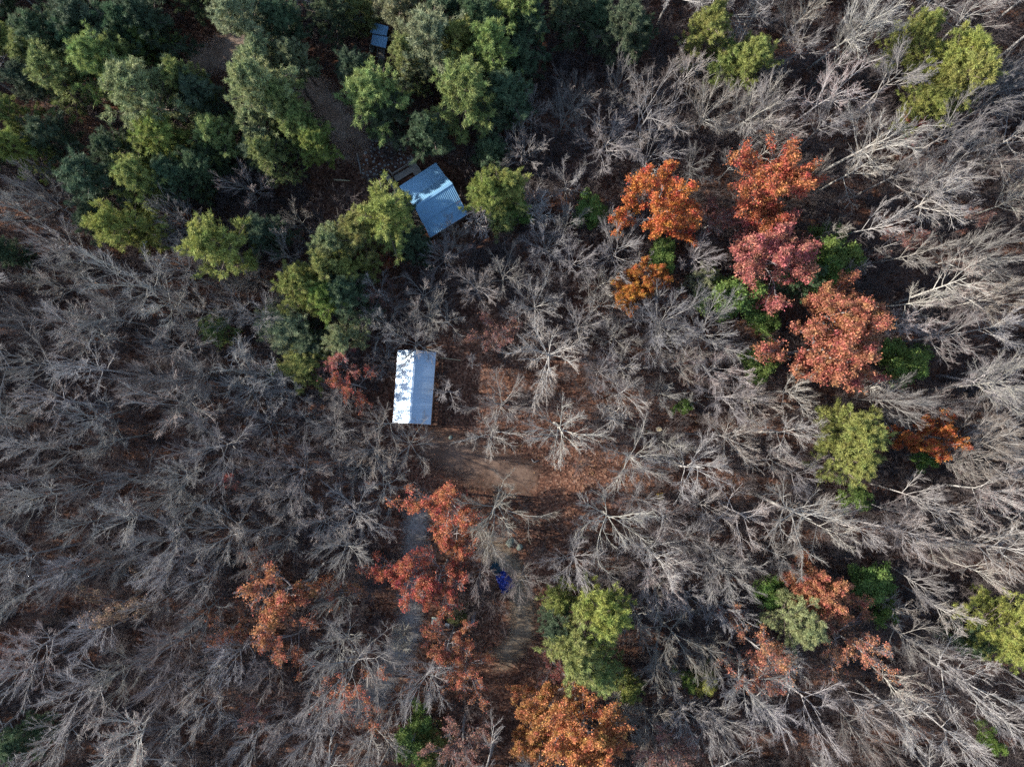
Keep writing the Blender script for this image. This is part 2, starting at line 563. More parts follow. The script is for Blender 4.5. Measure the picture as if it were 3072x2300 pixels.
def pine_proto(key, seed, h=18, base=0.42, n1=30, l1=3.6, m2=10, m3=7, blades=12, droop=0.0, ln=0.42, wd=0.032):
    rng = np.random.default_rng(seed)
    tp, td = grow(rng, np.array([[0, 0, -0.6]]), np.array([[rng.normal(0, .03), rng.normal(0, .03), 1.0]]), np.array([h * 0.97]), 10, 0.03, 0.03)
    tr = tubes(tp, np.array([0.21]), np.array([0.03]), 7)
    t = base + (0.985 - base) * ((np.arange(n1) + rng.uniform(0, 1, n1)) / n1) ** 0.85
    f = t * 9; i = np.minimum(f.astype(int), 8); g = (f - i)[:, None]
    S1 = tp[0, i] * (1 - g) + tp[0, i + 1] * g
    az = np.arange(n1) * 2.39996 + rng.normal(0, 0.45, n1)
    u = (t - base) / (1 - base)
    an = 1.45 - 0.85 * u + rng.normal(0, 0.12, n1) + droop
    D1 = np.stack([np.sin(an) * np.cos(az), np.sin(an) * np.sin(az), np.cos(an)], 1)
    prof = np.sin(np.pi * np.clip(0.28 + 0.70 * u, 0, 1)) ** 0.8
    L1 = l1 * prof * rng.uniform(0.6, 1.25, n1) + 0.25
    R1 = 0.02 + 0.014 * L1
    p1, d1 = grow(rng, S1, D1, L1, 6, 0.09, 0.05)
    S2, D2, L2, R2 = kids(rng, p1, d1, L1, R1, R1 * 0.3, m2, 0.15, 0.95, 0.50, 0.6)
    D2[:, 2] += 0.12; D2 = unit(D2)
    p2, d2 = grow(rng, S2, D2, L2, 4, 0.12, 0.06)
    br = merge([tubes(p1, R1, R1 * 0.3, 4), tubes(p2, np.maximum(R2, .012), np.maximum(R2 * .4, .008), 3)])
    tt = rng.uniform(0.3, 1.0, (len(p2), m3))
    f = tt * 2.999; i = f.astype(int); g = (f - i)[..., None]
    n = np.arange(len(p2))[:, None]
    c = (p2[n, i] * (1 - g) + p2[n, i + 1] * g).reshape(-1, 3)
    dd = d2[n, i].reshape(-1, 3)
    V, F = tufts(rng, c, dd, blades, ln, wd, 0.25)
    R, Ht = extent(V)
    PROTO[key] = dict(R=R, H=Ht, parts=[('trunk', mesh_np('trunk', tr[0], tr[1], M_PBARK, True)),
                                        ('branches', mesh_np('branches', br[0], br[1], M_PBARK)),
                                        ('foliage', mesh_np('foliage', V, F, M_NEEDLE))])

for i in range(4):
    pine_proto('P%d' % i, 500 + i, base=0.32, n1=42 + 3 * i, l1=3.9)
for i in range(2):      # bushy cedars
    pine_proto('C%d' % i, 520 + i, h=11, base=0.12, n1=46, l1=2.6, m2=9, m3=6, ln=0.32, wd=0.03)

def brush_proto(key, seed, h):
    rng = np.random.default_rng(seed)
    n = 7
    S = rng.normal(0, 0.12, (n, 3)); S[:, 2] = -0.1
    an = np.abs(rng.normal(0, 0.35, n)); az = rng.uniform(0, 6.28, n)
    D = np.stack([np.sin(an) * np.cos(az), np.sin(an) * np.sin(az), np.cos(an)], 1)
    L = h * rng.uniform(0.5, 1.05, n)
    p, d = grow(rng, S, D, L, 6, 0.12, 0.02)
    R = np.full(n, 0.022)
    S2, D2, L2, R2 = kids(rng, p, d, L, R, R * 0.3, 9, 0.2, 0.7, 0.42, 0.7)
    p2, d2 = grow(rng, S2, D2, L2, 4, 0.16, 0.03)
    S3, D3, L3, R3 = kids(rng, p2, d2, L2, R2, R2 * 0.4, 5, 0.15, 0.7, 0.5, 0.8)
    p3, d3 = grow(rng, S3, D3, L3, 3, 0.16, 0.02)
    st = tubes(p, R, R * 0.4, 4)
    tw = merge([tubes(p2, np.maximum(R2, .011), np.full(len(R2), .007), 3), tubes(p3, np.full(len(R3), .010), np.full(len(R3), .006), 3)])
    PROTO[key] = dict(R=1.5, H=h, parts=[('stems', mesh_np('stems', st[0], st[1], M_BRUSH)), ('twigs', mesh_np('twigs', tw[0], tw[1], M_BRUSH))])
for i in range(4):
    brush_proto('U%d' % i, 600 + i, (2.2, 3.0, 4.0, 5.2)[i])

# ------------------------------------------------------------------ planting
TREES = []      # dicts awaiting labels
def plant(key, name, cat, group, look, x, y, r, h, sy=1.0, rot=None, cols=None, ovxy=None, scale_r=True):
    pr = PROTO[key]
    o = bpy.data.objects.new(name, None)
    C.objects.link(o)
    o.empty_display_size = 0.3
    o.location = (x, y, float(gz(x, y)))
    o.rotation_euler = (0, 0, random.uniform(0, 6.283) if rot is None else rot)
    s = r / pr['R']
    o.scale = (s, s * sy, h / pr['H'])
    o['category'] = cat
    o['group'] = group
    for pn, me in pr['parts']:
        c = bpy.data.objects.new(pn, me)
        C.objects.link(c)
        c.parent = o
        if cols and pn in cols:
            c.color = (*cols[pn], 1)
        elif pn == 'foliage':
            c.color = (0.1, 0.13, 0.04, 1)
        else:
            c.color = (1, 1, 1, 1)
    TREES.append(dict(o=o, look=look, x=x, y=y, h=h, r=r, ov=ovxy, name=name))
    return o

def at_crown(ox, oy, zc):
    p = P(ox * OV, oy * OV, zc)
    return p.x, p.y

def jit(c, s=0.08):
    k = 1 + random.uniform(-s, s)
    return tuple(max(0.0, x * k * (1 + random.uniform(-s, s))) for x in c)

# ---- evergreens: (x, y, radius in overview pixels, kind)   l light pine, d dark pine, y yellow-green, b bright green broadleaf, c cedar, p pale olive
EVER = [
 (16, 78, 42, 'l'), (78, 104, 46, 'l'), (70, 40, 60, 'd'), (150, 22, 62, 'd'), (235, 20, 55, 'd'), (140, 70, 50, 'd'), (215, 78, 55, 'd'), (300, 40, 55, 'd'),
 (99, 172, 55, 'l'), (50, 160, 45, 'd'), (198, 150, 56, 'l'), (318, 84, 38, 'l'), (276, 124, 40, 'l'), (150, 120, 42, 'd'), (326, 203, 70, 'p'), (390, 165, 45, 'l'), (410, 215, 50, 'd'),
 (339, 287, 52, 'y'), (475, 276, 46, 'l'), (548, 196, 66, 'p'), (546, 36, 64, 'p'), (600, 20, 50, 'd'), (292, 336, 30, 'y'), (328, 340, 30, 'l'), (470, 339, 36, 'd'),
 (167, 390, 60, 'd'), (282, 392, 52, 'l'), (372, 370, 50, 'd'), (10, 235, 42, 'l'), (18, 315, 42, 'y'), (90, 300, 46, 'd'), (225, 320, 46, 'd'), (410, 330, 46, 'd'),
 (576, 124, 46, 'p'), (635, 112, 40, 'p'), (612, 236, 55, 'l'), (628, 282, 44, 'l'), (566, 306, 48, 'd'), (667, 305, 38, 'y'), (575, 340, 40, 'l'),
 (776, 14, 36, 'l'), (862, 12, 52, 'p'), (908, 74, 64, 'p'), (874, 124, 40, 'l'), (700, 20, 44, 'd'), (762, 150, 44, 'd'), (800, 182, 62, 'l'), (822, 222, 52, 'd'),
 (962, 88, 50, 'y'), (996, 180, 66, 'l'), (975, 20, 50, 'd'), (1060, 112, 55, 'l'), (1100, 18, 50, 'l'), (1032, 42, 55, 'd'), (1100, 172, 55, 'd'), (1072, 210, 46, 'd'), (1150, 60, 46, 'd'), (1130, 110, 46, 'd'),
 (926, 262, 46, 'd'), (1064, 330, 34, 'd'), (1056, 398, 46, 'y'), (1356, 24, 52, 'd'), (1240, 20, 46, 'd'), (1300, 30, 40, 'd'), (1375, 60, 34, 'd'),
 (1525, 62, 46, 'y'), (1624, 108, 44, 'y'), (1566, 135, 36, 'l'), (2068, 92, 62, 'y'), (2078, 158, 56, 'y'), (2016, 214, 44, 'y'), (1985, 74, 42, 'y'),
 (262, 466, 56, 'y'), (293, 492, 36, 'y'), (477, 509, 62, 'y'), (560, 490, 44, 'd'), (438, 424, 15, 'y'), (14, 545, 26, 'd'), (467, 716, 30, 'l'), (190, 460, 40, 'd'),
 (808, 458, 64, 'y'), (856, 452, 32, 'd'), (782, 516, 48, 'l'), (709, 526, 46, 'p'), (756, 562, 44, 'y'), (640, 606, 50, 'y'), (684, 640, 44, 'y'), (735, 632, 52, 'd'), (700, 598, 44, 'l'),
 (624, 716, 60, 'p'), (640, 768, 52, 'y'), (664, 735, 44, 'd'), (738, 716, 38, 'p'), (892, 528, 34, 'd'), (1092, 424, 44, 'y'), (1084, 466, 30, 'l'), (1118, 462, 28, 'b'),
 (1286, 452, 38, 'b'), (1437, 549, 32, 'b'), (1557, 627, 46, 'b'), (1612, 655, 50, 'b'), (1520, 604, 28, 'p'), (1816, 534, 46, 'b'), (1790, 582, 46, 'b'), (1750, 608, 38, 'd'),
 (1662, 688, 32, 'b'), (1657, 782, 40, 'b'), (1970, 778, 50, 'b'), (1474, 878, 16, 'b'),
 (1852, 948, 58, 'y'), (1828, 1008, 50, 'y'), (1853, 1072, 32, 'b'), (1999, 999, 20, 'b'), (16, 1612, 42, 'd'), (900, 1592, 42, 'b'), (928, 1618, 30, 'y'),
 (1216, 1292, 32, 'y'), (1297, 1326, 58, 'y'), (1268, 1405, 60, 'l'), (1292, 1456, 48, 'l'), (1344, 1490, 32, 'y'), (1212, 1375, 40, 'd'), (1524, 1480, 26, 'y'), (1490, 1474, 22, 'b'),
 (1894, 1266, 42, 'b'), (1914, 1316, 34, 'b'), (1712, 1350, 50, 'p'), (1672, 1290, 36, 'b'), (2178, 1352, 56, 'y'), (2105, 1380, 36, 'd'), (2148, 1304, 26, 'y'), (2186, 1400, 40, 'y'), (2150, 1598, 22, 'b'),
]
ECOL = {'l': (0.23, 0.26, 0.085), 'd': (0.09, 0.125, 0.065), 'y': (0.245, 0.27, 0.07), 'b': (0.13, 0.195, 0.045), 'p': (0.245, 0.26, 0.13), 'c': (0.1, 0.12, 0.04)}
EWORD = {'l': 'light green pine', 'd': 'dark green pine', 'y': 'yellow-green pine', 'b': 'bushy green tree', 'p': 'pale olive pine'}
for k, (ox, oy, r, t) in enumerate(EVER):
    small = r < 37
    hh = min(19.5, 5.0 + r * 0.20) * random.uniform(0.92, 1.06)
    if t == 'b':
        key = 'G%d' % (k % 2); hh = min(9.5, 3.5 + r * 0.12); zc = hh * 0.7
    elif small:
        key = 'C%d' % (k % 2); hh = 4.0 + r * 0.14; zc = hh * 0.6
    else:
        key = 'P%d' % (k % 4); zc = hh * 0.72
        if t == 'd': hh *= 0.88
    if 700 < oy < 780 and ox < 680: hh = 7.5; zc = 5.0
    x, y = at_crown(ox, oy, zc)
    rm = r * OV * K * (H - zc) * 1.08
    plant(key, 'evergreen_tree' if t == 'b' else 'pine_tree', 'tree', 'green trees among the bare woods', EWORD[t] if not (small and t != 'b') else EWORD[t].replace('pine', 'young cedar'),
          x, y, rm, hh, cols={'foliage': jit(ECOL[t])}, ovxy=(ox, oy))

# ---- autumn trees: (x, y, rx, ry, colour, sparse, label)
AUT = [
 (1437, 447, 80, 74, 'o', 0, 'full bright orange oak, beside a tall bare trunk, brightest crown in the woods'),
 (1672, 400, 86, 74, 'ro', 0, 'broad red-orange oak just above the crimson-red tree'),
 (1662, 556, 98, 84, 'r', 0, 'broad pinkish red tree just below the red-orange oak'),
 (1556, 466, 42, 40, 'dr', 1, 'thin dark red tree between the bright orange oak and red-orange oak'),
 (1405, 604, 46, 40, 'y', 0, 'yellow-orange oak below the bright orange oak and a small green tree'),
 (1362, 634, 36, 34, 'y', 0, 'small yellow-orange sapling oak touching the yellow-orange oak at its lower side'),
 (1850, 672, 84, 66, 'b', 0, 'upper crown of the copper oak pair near the upper woods, paler and fuller'),
 (1790, 752, 100, 84, 'b', 0, 'large copper-brown oak with grey limbs showing, lower of the copper pair'),
 (2006, 940, 62, 46, 'o', 0, 'small rusty orange oak beside the tall yellow-green pines'),
 (1985, 270, 30, 26, 'r', 0, 'small crimson shrub-sized tree below the bright green pine'),
 (1962, 512, 62, 34, 'pk', 1, 'thin pinkish brown tree under tall bare leaning trees'),
 (950, 1086, 74, 66, 'ro', 0, 'red-orange oak over the gravel track, upper of two below the shed'),
 (985, 1150, 50, 60, 'ro', 0, 'narrow red-orange oak at the edge of the clearing, touching a forked bare tree'),
 (865, 1240, 62, 68, 'rr', 0, 'scarlet oak west of the gravel track with grey gravel showing beside it'),
 (955, 1240, 56, 66, 'rr', 0, 'scarlet oak hanging over the gravel track near the old table'),
 (612, 1300, 92, 84, 'ob', 0, 'big rusty orange oak standing alone among grey trees, west of the gravel track'),
 (490, 1362, 42, 44, 'ob', 1, 'small thin rusty oak beside the big rusty orange oak'),
 (632, 1400, 56, 56, 'ob', 1, 'half bare rusty oak just below the big rusty orange oak'),
 (972, 1390, 52, 50, 'ob', 0, 'orange-brown oak just below the old table and bench'),
 (1000, 1470, 60, 52, 'ob', 1, 'half bare orange-brown oak with pale stems, beside the dirt track'),
 (1180, 1532, 66, 58, 'y2', 0, 'golden orange oak at the lower edge, upper of a cluster'),
 (1262, 1600, 84, 66, 'y2', 0, 'wide golden orange oak cut by the lower edge of the photo'),
 (1146, 1612, 54, 50, 'y2', 0, 'narrow golden oak cut by the lower edge, next to the dark dirt track'),
 (1190, 1452, 44, 40, 'dr', 1, 'sparse brownish red tree above the golden oaks'),
 (1000, 1602, 62, 50, 'pk', 1, 'sparse pinkish red tree beside the green tree at the lower edge'),
 (756, 1515, 70, 60, 'ob', 1, 'large mostly bare tree with a few rusty leaves and long pale limbs'),
 (1758, 1262, 52, 48, 'b', 0, 'copper oak beside a dark green tree, top of a copper trio'),
 (1800, 1300, 56, 60, 'b', 0, 'copper oak touching the dark green tree, middle of a copper trio'),
 (1856, 1410, 68, 76, 'b', 1, 'thin copper oak with dark gaps, lowest of a copper trio'),
 (1612, 1392, 74, 66, 'b', 1, 'thin copper-brown oak beside the pale olive pine'),
 (1650, 1450, 50, 46, 'b', 1, 'small thin copper oak below the pale olive pine'),
 (728, 790, 46, 44, 'r', 1, 'sparse red-leaved tree between the olive pine and the shed'),
 (770, 840, 44, 44, 'rr', 1, 'sparse scarlet-leaved tree just west of the white-roofed shed'),
 (1076, 714, 48, 44, 'pk', 1, 'pinkish brown half bare tree on bare ground above the shed clearing'),
 (240, 1312, 74, 60, 't', 1, 'sparse tan-leaved tree among grey trees near the lower corner'),
 (842, 566, 26, 24, 'ob', 0, 'small rust-coloured tree below the cabin deck'),
 (18, 1424, 28, 30, 'ob', 1, 'thin orange tree cut by the photo edge among grey trees'),
 (495, 1036, 24, 24, 'r', 1, 'tiny red-leaved sapling deep among dense grey trees'),
 (532, 1542, 42, 34, 'pk', 1, 'pinkish brown thin tree below the half bare rusty oak'),
 (1450, 1620, 60, 44, 'pk', 1, 'dull reddish thin tree cut by the lower edge beside golden oaks'),
 (2118, 468, 34, 28, 'pk', 1, 'faint pink-brown small tree beside long pale leaning trunks'),
 (820, 640, 40, 36, 'pk', 1, 'dull brown-leaved small tree below the small rust-coloured tree'),
 (1226, 1010, 0, 0, '', 0, ''),
]
ACOL = {'o': (0.46, 0.15, 0.048), 'ro': (0.44, 0.14, 0.066), 'r': (0.43, 0.15, 0.115), 'dr': (0.22, 0.075, 0.055), 'y': (0.48, 0.19, 0.045), 'b': (0.43, 0.18, 0.095),
        'pk': (0.30, 0.14, 0.10), 'rr': (0.42, 0.115, 0.062), 'ob': (0.42, 0.15, 0.07), 'y2': (0.45, 0.19, 0.072), 't': (0.32, 0.21, 0.12)}
for k, (ox, oy, rx, ry, c, sp, lab) in enumerate(AUT):
    if not rx:
        continue
    hh = (min(13.5, 3.5 + rx * 0.11) if ox < 1250 else min(16.5, 4.5 + rx * 0.145)) * random.uniform(0.95, 1.05)
    zc = hh * 0.72
    x, y = at_crown(ox, oy, zc)
    key = ('Q%d' % (k % 3)) if sp else ('M%d' % (k % 2)) if c in ('rr', 'ro', 'ob') and ox < 1300 else ('O%d' % (k % 4))
    o = plant(key, 'oak_tree', 'tree', 'autumn-coloured trees', None, x, y, rx * OV * K * (H - zc) * (1.22 if c in ('rr', 'ro', 'ob') and ox < 1300 else 1.1), hh, sy=ry / rx,
              rot=random.choice((0, math.pi)) + random.uniform(-0.2, 0.2), cols={'foliage': jit(ACOL[c], 0.05)}, ovxy=(ox, oy))
    o['label'] = lab

# ---- bare trees: (x, y, radius in overview pixels)
BARE = [
 (1395, 232, 104), (1309, 287, 70), (1422, 312, 72), (1497, 132, 60), (1552, 224, 66), (1622, 236, 70), (1341, 172, 52), (1247, 200, 50), (1231, 386, 50), (1150, 407, 46), (1103, 262, 46), (1148, 240, 42),
 (1216, 238, 50), (1523, 352, 46), (1602, 62, 42), (1602, 339, 52), (1132, 322, 46), (1680, 130, 50), (1727, 22, 56), (1858, 28, 66), (1745, 92, 50), (1834, 106, 60), (1805, 180, 66), (1972, 152, 74), (1678, 222, 60),
 (1897, 288, 80), (1676, 302, 56), (2079, 276, 76), (2079, 366, 90), (1858, 354, 60), (2145, 14, 72), (2196, 158, 60), (1780, 390, 42), (1650, 20, 50), (1790, 270, 56), (1925, 60, 46), (2150, 230, 60), (1965, 360, 56), (2180, 320, 56),
 (99, 520, 56), (261, 600, 82), (315, 652, 70), (378, 468, 52), (230, 508, 52), (391, 534, 60), (404, 600, 62), (420, 666, 54), (26, 588, 46), (99, 612, 40), (117, 690, 62), (170, 730, 66), (352, 756, 76), (496, 756, 60),
 (52, 796, 70), (183, 808, 66), (512, 808, 62), (535, 588, 46), (78, 442, 54), (548, 678, 48), (300, 808, 56), (392, 812, 60), (20, 690, 50), (240, 690, 50), (60, 380, 44), (520, 390, 46), (20, 470, 44), (150, 560, 46), (180, 640, 46), (450, 600, 46), (490, 660, 46),
 (633, 472, 42), (614, 540, 46), (740, 462, 32), (952, 548, 60), (977, 514, 42), (1030, 455, 42), (1082, 588, 62), (1030, 626, 50), (812, 628, 50), (899, 626, 52), (914, 676, 52), (956, 690, 46), (886, 730, 54), (590, 664, 46), (795, 780, 42), (573, 822, 56), (830, 700, 44), (850, 585, 40), (770, 690, 40),
 (1179, 516, 52), (1341, 540, 66), (1160, 646, 62), (1289, 662, 54), (1452, 686, 76), (1526, 718, 80), (1197, 768, 86), (1328, 730, 46), (1510, 550, 52), (1226, 482, 42), (1341, 470, 46), (1354, 790, 52), (1563, 808, 56), (1158, 436, 46), (1236, 562, 52), (1300, 610, 46), (1440, 745, 50), (1250, 700, 46), (1390, 560, 36),
 (2053, 426, 70), (2158, 534, 70), (1988, 530, 52), (2079, 626, 66), (2053, 730, 66), (2184, 640, 52), (2171, 716, 56), (2160, 808, 62), (1871, 560, 46), (1897, 470, 42), (1936, 832, 56), (1905, 640, 50), (2000, 640, 50), (1830, 480, 44), (2190, 430, 56), (1600, 560, 36), (1980, 700, 46),
 (104, 884, 66), (326, 858, 80), (509, 846, 70), (183, 886, 56), (235, 950, 52), (457, 964, 76), (378, 1016, 60), (117, 976, 54), (143, 1054, 52), (78, 1082, 52), (339, 1068, 54), (326, 1172, 80), (470, 1158, 76), (235, 1132, 60), (548, 1068, 62), (39, 1224, 70), (143, 1146, 54), (26, 964, 50), (339, 1230, 56), (40, 880, 46), (250, 1040, 50), (420, 900, 56), (560, 920, 56), (20, 1120, 50), (130, 1210, 46), (220, 1220, 50), (560, 1000, 46), (410, 1090, 46), (20, 1040, 42), (420, 1210, 46), (540, 1160, 46),
 (630, 910, 62), (596, 848, 50), (821, 924, 60), (862, 968, 66), (795, 978, 54), (633, 1030, 66), (812, 1068, 66), (744, 1132, 80), (677, 1146, 60), (1074, 1106, 78), (1050, 1190, 60), (964, 846, 32), (1084, 872, 70), (1060, 940, 60), (703, 924, 54), (744, 1200, 56), (612, 1094, 52), (690, 860, 46), (700, 1000, 50), (740, 870, 40), (760, 1020, 44), (600, 1160, 46), (1010, 790, 26),
 (1207, 924, 72), (1354, 858, 48), (1382, 1000, 76), (1510, 1028, 76), (1578, 858, 60), (1590, 950, 62), (1328, 1146, 92), (1420, 1210, 80), (1615, 1120, 76), (1563, 1198, 62), (1434, 850, 38), (1393, 1092, 44), (1440, 1126, 46), (1250, 1224, 60), (1300, 800, 50), (1480, 790, 50), (1500, 880, 44), (1650, 870, 50), (1455, 960, 42), (1540, 1110, 46), (1660, 1010, 46), (1500, 1170, 46), (1340, 900, 36),
 (1714, 1106, 108), (1962, 866, 70), (2158, 846, 76), (2006, 1080, 50), (2158, 950, 80), (1806, 892, 40), (1714, 950, 60), (2171, 1080, 62), (1962, 1172, 60), (2158, 1212, 80), (2106, 1004, 54), (2060, 1000, 46), (1880, 1170, 50), (1730, 850, 46), (2080, 1130, 50), (1800, 1150, 46), (1930, 1100, 40), (1740, 1020, 46), (2060, 880, 46), (1680, 1210, 46), (2060, 1210, 46),
 (39, 1290, 62), (117, 1264, 54), (352, 1420, 66), (130, 1524, 76), (235, 1616, 84), (52, 1394, 70), (496, 1440, 58), (417, 1264, 52), (339, 1498, 52), (522, 1616, 62), (26, 1474, 54), (261, 1460, 54), (320, 1310, 46), (180, 1400, 56), (420, 1560, 60), (340, 1610, 56), (420, 1330, 50), (100, 1610, 50), (420, 1480, 46), (540, 1220, 50),
 (756, 1470, 84), (926, 1486, 64), (573, 1474, 48), (1034, 1252, 58), (722, 1408, 60), (652, 1616, 62), (795, 1612, 62), (690, 1540, 50), (860, 1410, 36), (590, 1580, 46), (720, 1300, 44), (850, 1540, 46), (690, 1240, 40),
 (1315, 1250, 56), (1420, 1256, 70), (1460, 1392, 80), (1623, 1500, 72), (1578, 1250, 62), (1432, 1460, 52), (1134, 1264, 46), (1500, 1564, 62), (1406, 1578, 56), (1576, 1590, 62), (1500, 1300, 50), (1580, 1330, 50), (1380, 1340, 50), (1540, 1420, 46), (1350, 1560, 46),
 (1766, 1550, 86), (1975, 1576, 80), (2132, 1512, 94), (2014, 1264, 46), (2158, 1256, 70), (1988, 1394, 50), (1649, 1546, 62), (1897, 1616, 66), (2196, 1590, 70), (2060, 1320, 46), (1960, 1490, 54), (1700, 1440, 46), (2050, 1430, 46), (2080, 1600, 56), (1880, 1520, 46), (1960, 1330, 44),
]
COL = [(a[0], a[1], a[2]) for a in EVER] + [(a[0], a[1], (a[2] + a[3]) / 2) for a in AUT if a[2] and not a[5]]
HERO = {(1395, 232): (108, 17, 'B0'), (1074, 1106): (88, 17, 'B2'), (1714, 1106): (104, 19, 'T1'), (1328, 1146): (92, 16, 'B3'), (1382, 1000): (78, 15, 'B1'), (1197, 768): (88, 13, 'A0'), (756, 1470): (108, 17, 'B4'), (1207, 924): (76, 13, 'A3'),
        (1452, 686): (80, 14, 'A2'), (1526, 718): (82, 14, 'A4'), (1160, 646): (64, 11, 'A2'), (1510, 1028): (78, 16, 'B2'), (1084, 872): (66, 11, 'A1'), (1972, 152): (80, 18, 'T0'), (261, 600): (88, 19, 'B1'), (1460, 1392): (84, 17, 'B0')}
for k, (ox, oy, r) in enumerate(BARE):
    hero = HERO.get((ox, oy))
    gap = 999 if hero else min(math.hypot(ox - a, oy - b) - c * 0.85 for a, b, c in COL)
    if gap < 8:
        continue
    r = min(r, max(gap + 14, 30))
    tall = max(0.0, min(1.0, (ox - 1500) / 350.0), min(1.0, (520 - ox) / 400.0) * 0.75)
    hh = (7.5 + r * 0.085) * (1 - tall) + min(20.0, 10.5 + r * 0.11) * tall
    hh *= random.uniform(0.90, 1.10)
    zc = hh * 0.74
    x, y = at_crown(ox, oy, zc)
    key = random.choice(BARE_S) if r < 38 else (random.choice(BARE_T) if random.random() < tall * 0.85 else random.choice(BARE_B) if random.random() < 0.4 else random.choice(BARE_A))
    if r < 38: hh *= 0.7
    if hero:
        r, hh, key = hero; zc = hh * 0.74; x, y = at_crown(ox, oy, zc)
    elif -18.5 < y < -6.5 and 0 < -9 - x < 36 and k % 5:
        hh = min(hh, 3.0 + 0.42 * (-9 - x))
    elif -6.5 < y < 6.5 and 0 < -15.5 - x < 36 and k % 5:
        hh = min(hh, 2.6 + 0.45 * (-15.5 - x))
    v = random.uniform(0.62, 1.22)
    tint = (v, v * random.uniform(0.97, 1.01), v * random.uniform(0.92, 1.02))
    tw = random.choice(((1.0, 1.0, 1.0), (1.0, 1.0, 1.0), (1.15, 0.98, 0.92), (0.92, 0.97, 1.08), (1.2, 1.1, 0.95)))
    plant(key, 'bare_tree', 'tree', 'leafless trees in the woods', 'bare', x, y, r * OV * K * (H - zc) * 1.12, hh,
          cols={'trunk': tint, 'branches': tint, 'twigs': tuple(a * b for a, b in zip(tint, tw))}, ovxy=(ox, oy))

# ------------------------------------------------------------------ buildings
def corrugated(name, mat, parent, a, b, c, d, pitch=0.229, sheet=0.92, ribs_h=0.035, drop=0.0, sub=None):
    """a-b is the upper edge, d-c the lower edge of a slope; sheets side by side along a-b, ribs running down the slope, each sheet a part"""
    a, b, c, d = (Vector(p) for p in (a, b, c, d))
    W = (b - a).length
    n = max(1, round(W / sheet))
    nrm = (b - a).cross(d - a).normalized()
    if nrm.z < 0: nrm = -nrm
    per = max(1, round(sheet / pitch))
    for s in range(n):
        us, hs = [], []
        for r in range(per):
            for q, hh in ((0.0, 0), (0.55, 0), (0.65, 1), (0.85, 1), (0.95, 0)):
                us.append((s + (r + q) / per) / n); hs.append(hh * ribs_h)
        us.append((s + 1.006) / n); hs.append(0.0)
        m = MB(); vs = []
        lift = 0.004 * (s % 2)
        for u, hh in zip(us, hs):
            p = a.lerp(b, u) + nrm * (hh + lift)
            q = d.lerp(c, u) + nrm * (hh + lift)
            vs += [p, q]
        k = len(us)
        fs = [(2 * i, 2 * i + 1, 2 * i + 3, 2 * i + 2) for i in range(k - 1)]
        # underside
        vs2 = [v - nrm * 0.012 for v in vs]
        fs2 = [tuple(2 * k + j for j in reversed(f)) for f in fs]
        m.add(vs + vs2, fs + fs2 + [(1, 0, 2 * k, 2 * k + 1)])
        m.build(name, mat, parent)

# -- the open shed with the pale roof
def build_shed():
    zE, zR = 2.7, 3.65
    L0, L1 = P(1193.4, 1050, zE), P(1178, 1267.6, zE)
    E0, E1 = P(1308, 1057, zE), P(1292, 1273.4, zE)
    R0, R1 = P(1246, 1050, zR), P(1229.5, 1269, zR)
    cx = (L0 + E1) / 2
    t = thing('shed', 'long open shed with a white and grey corrugated metal roof', 'shed', (cx.x, cx.y, float(gz(cx.x, cx.y))))
    off = Vector(t.location)
    L0, L1, E0, E1, R0, R1 = (p - off for p in (L0, L1, E0, E1, R0, R1))
    rf = MB().beam(R0 + Vector((0, 0, 0.02)), R1 + Vector((0, 0, 0.02)), 0.26, 0.05).build('ridge_cap', M_WHITE_ROOF, t)
    corrugated('roof_sheet', M_WHITE_ROOF, t, R1, R0, L0, L1)
    corrugated('roof_sheet', M_WHITE_ROOF, t, R0, R1, E1, E0)
    ax = (L1 - L0).normalized()
    sd = (E0 - L0).normalized()
    dn = Vector((0, 0, -1))
    for (p, q) in ((L0, L1), (E0, E1)):
        s = -1 if p == L0 else 1
        MB().beam(p + dn * 0.14 + sd * s * 0.035, q + dn * 0.14 + sd * s * 0.035, 0.05, 0.18).build('fascia_board', M_BROWN, t)
    for f in (0.03, 0.35, 0.66, 0.97):
        for (p, q, s) in ((L0, L1, 1), (E0, E1, -1)):
            b = p.lerp(q, f) + sd * s * 0.22
            MB().box((b.x, b.y, (zE - 0.3) / 2), (0.14, 0.14, zE - 0.3 - off.z + 0.1)).build('post', M_BROWN, t)
    # boarded back wall under the low eave: single boards
    n = 24
    for i in range(n):
        f = 0.03 + 0.94 * (i + 0.5) / n
        b = L0.lerp(L1, f) - sd * 0.13 + Vector((random.uniform(-.008, .008), 0, 0))
        M = Matrix((ax, Vector((0, 0, 1)).cross(ax), Vector((0, 0, 1)))).transposed()
        MB().box((b.x, b.y, 1.12), (9.2 * 0.94 / n - 0.02, 0.03, 2.3), M).build('plank', M_BROWN, t)
    # end trusses
    for e0, r0, l0 in ((L0, R0, E0), (L1, R1, E1)):
        m = MB().beam(e0 + dn * .12, r0 + dn * .12, 0.05, 0.12).beam(l0 + dn * .12, r0 + dn * .12, 0.05, 0.12).beam(e0 + dn * .14 + sd * .1, l0 + dn * .14 - sd * .1, 0.045, 0.14)
        m.build('truss', M_BROWN, t)
    for f in (0.25, 0.5, 0.75):
        r, a, b = R0.lerp(R1, f), L0.lerp(L1, f), E0.lerp(E1, f)
        MB().beam(a + dn * .12, r + dn * .12, 0.05, 0.12).beam(b + dn * .12, r + dn * .12, 0.05, 0.12).beam(a + dn * .14 + sd * .1, b + dn * .14 - sd * .1, 0.045, 0.14).build('rafter', M_BROWN, t)
    return t
SHED = build_shed()
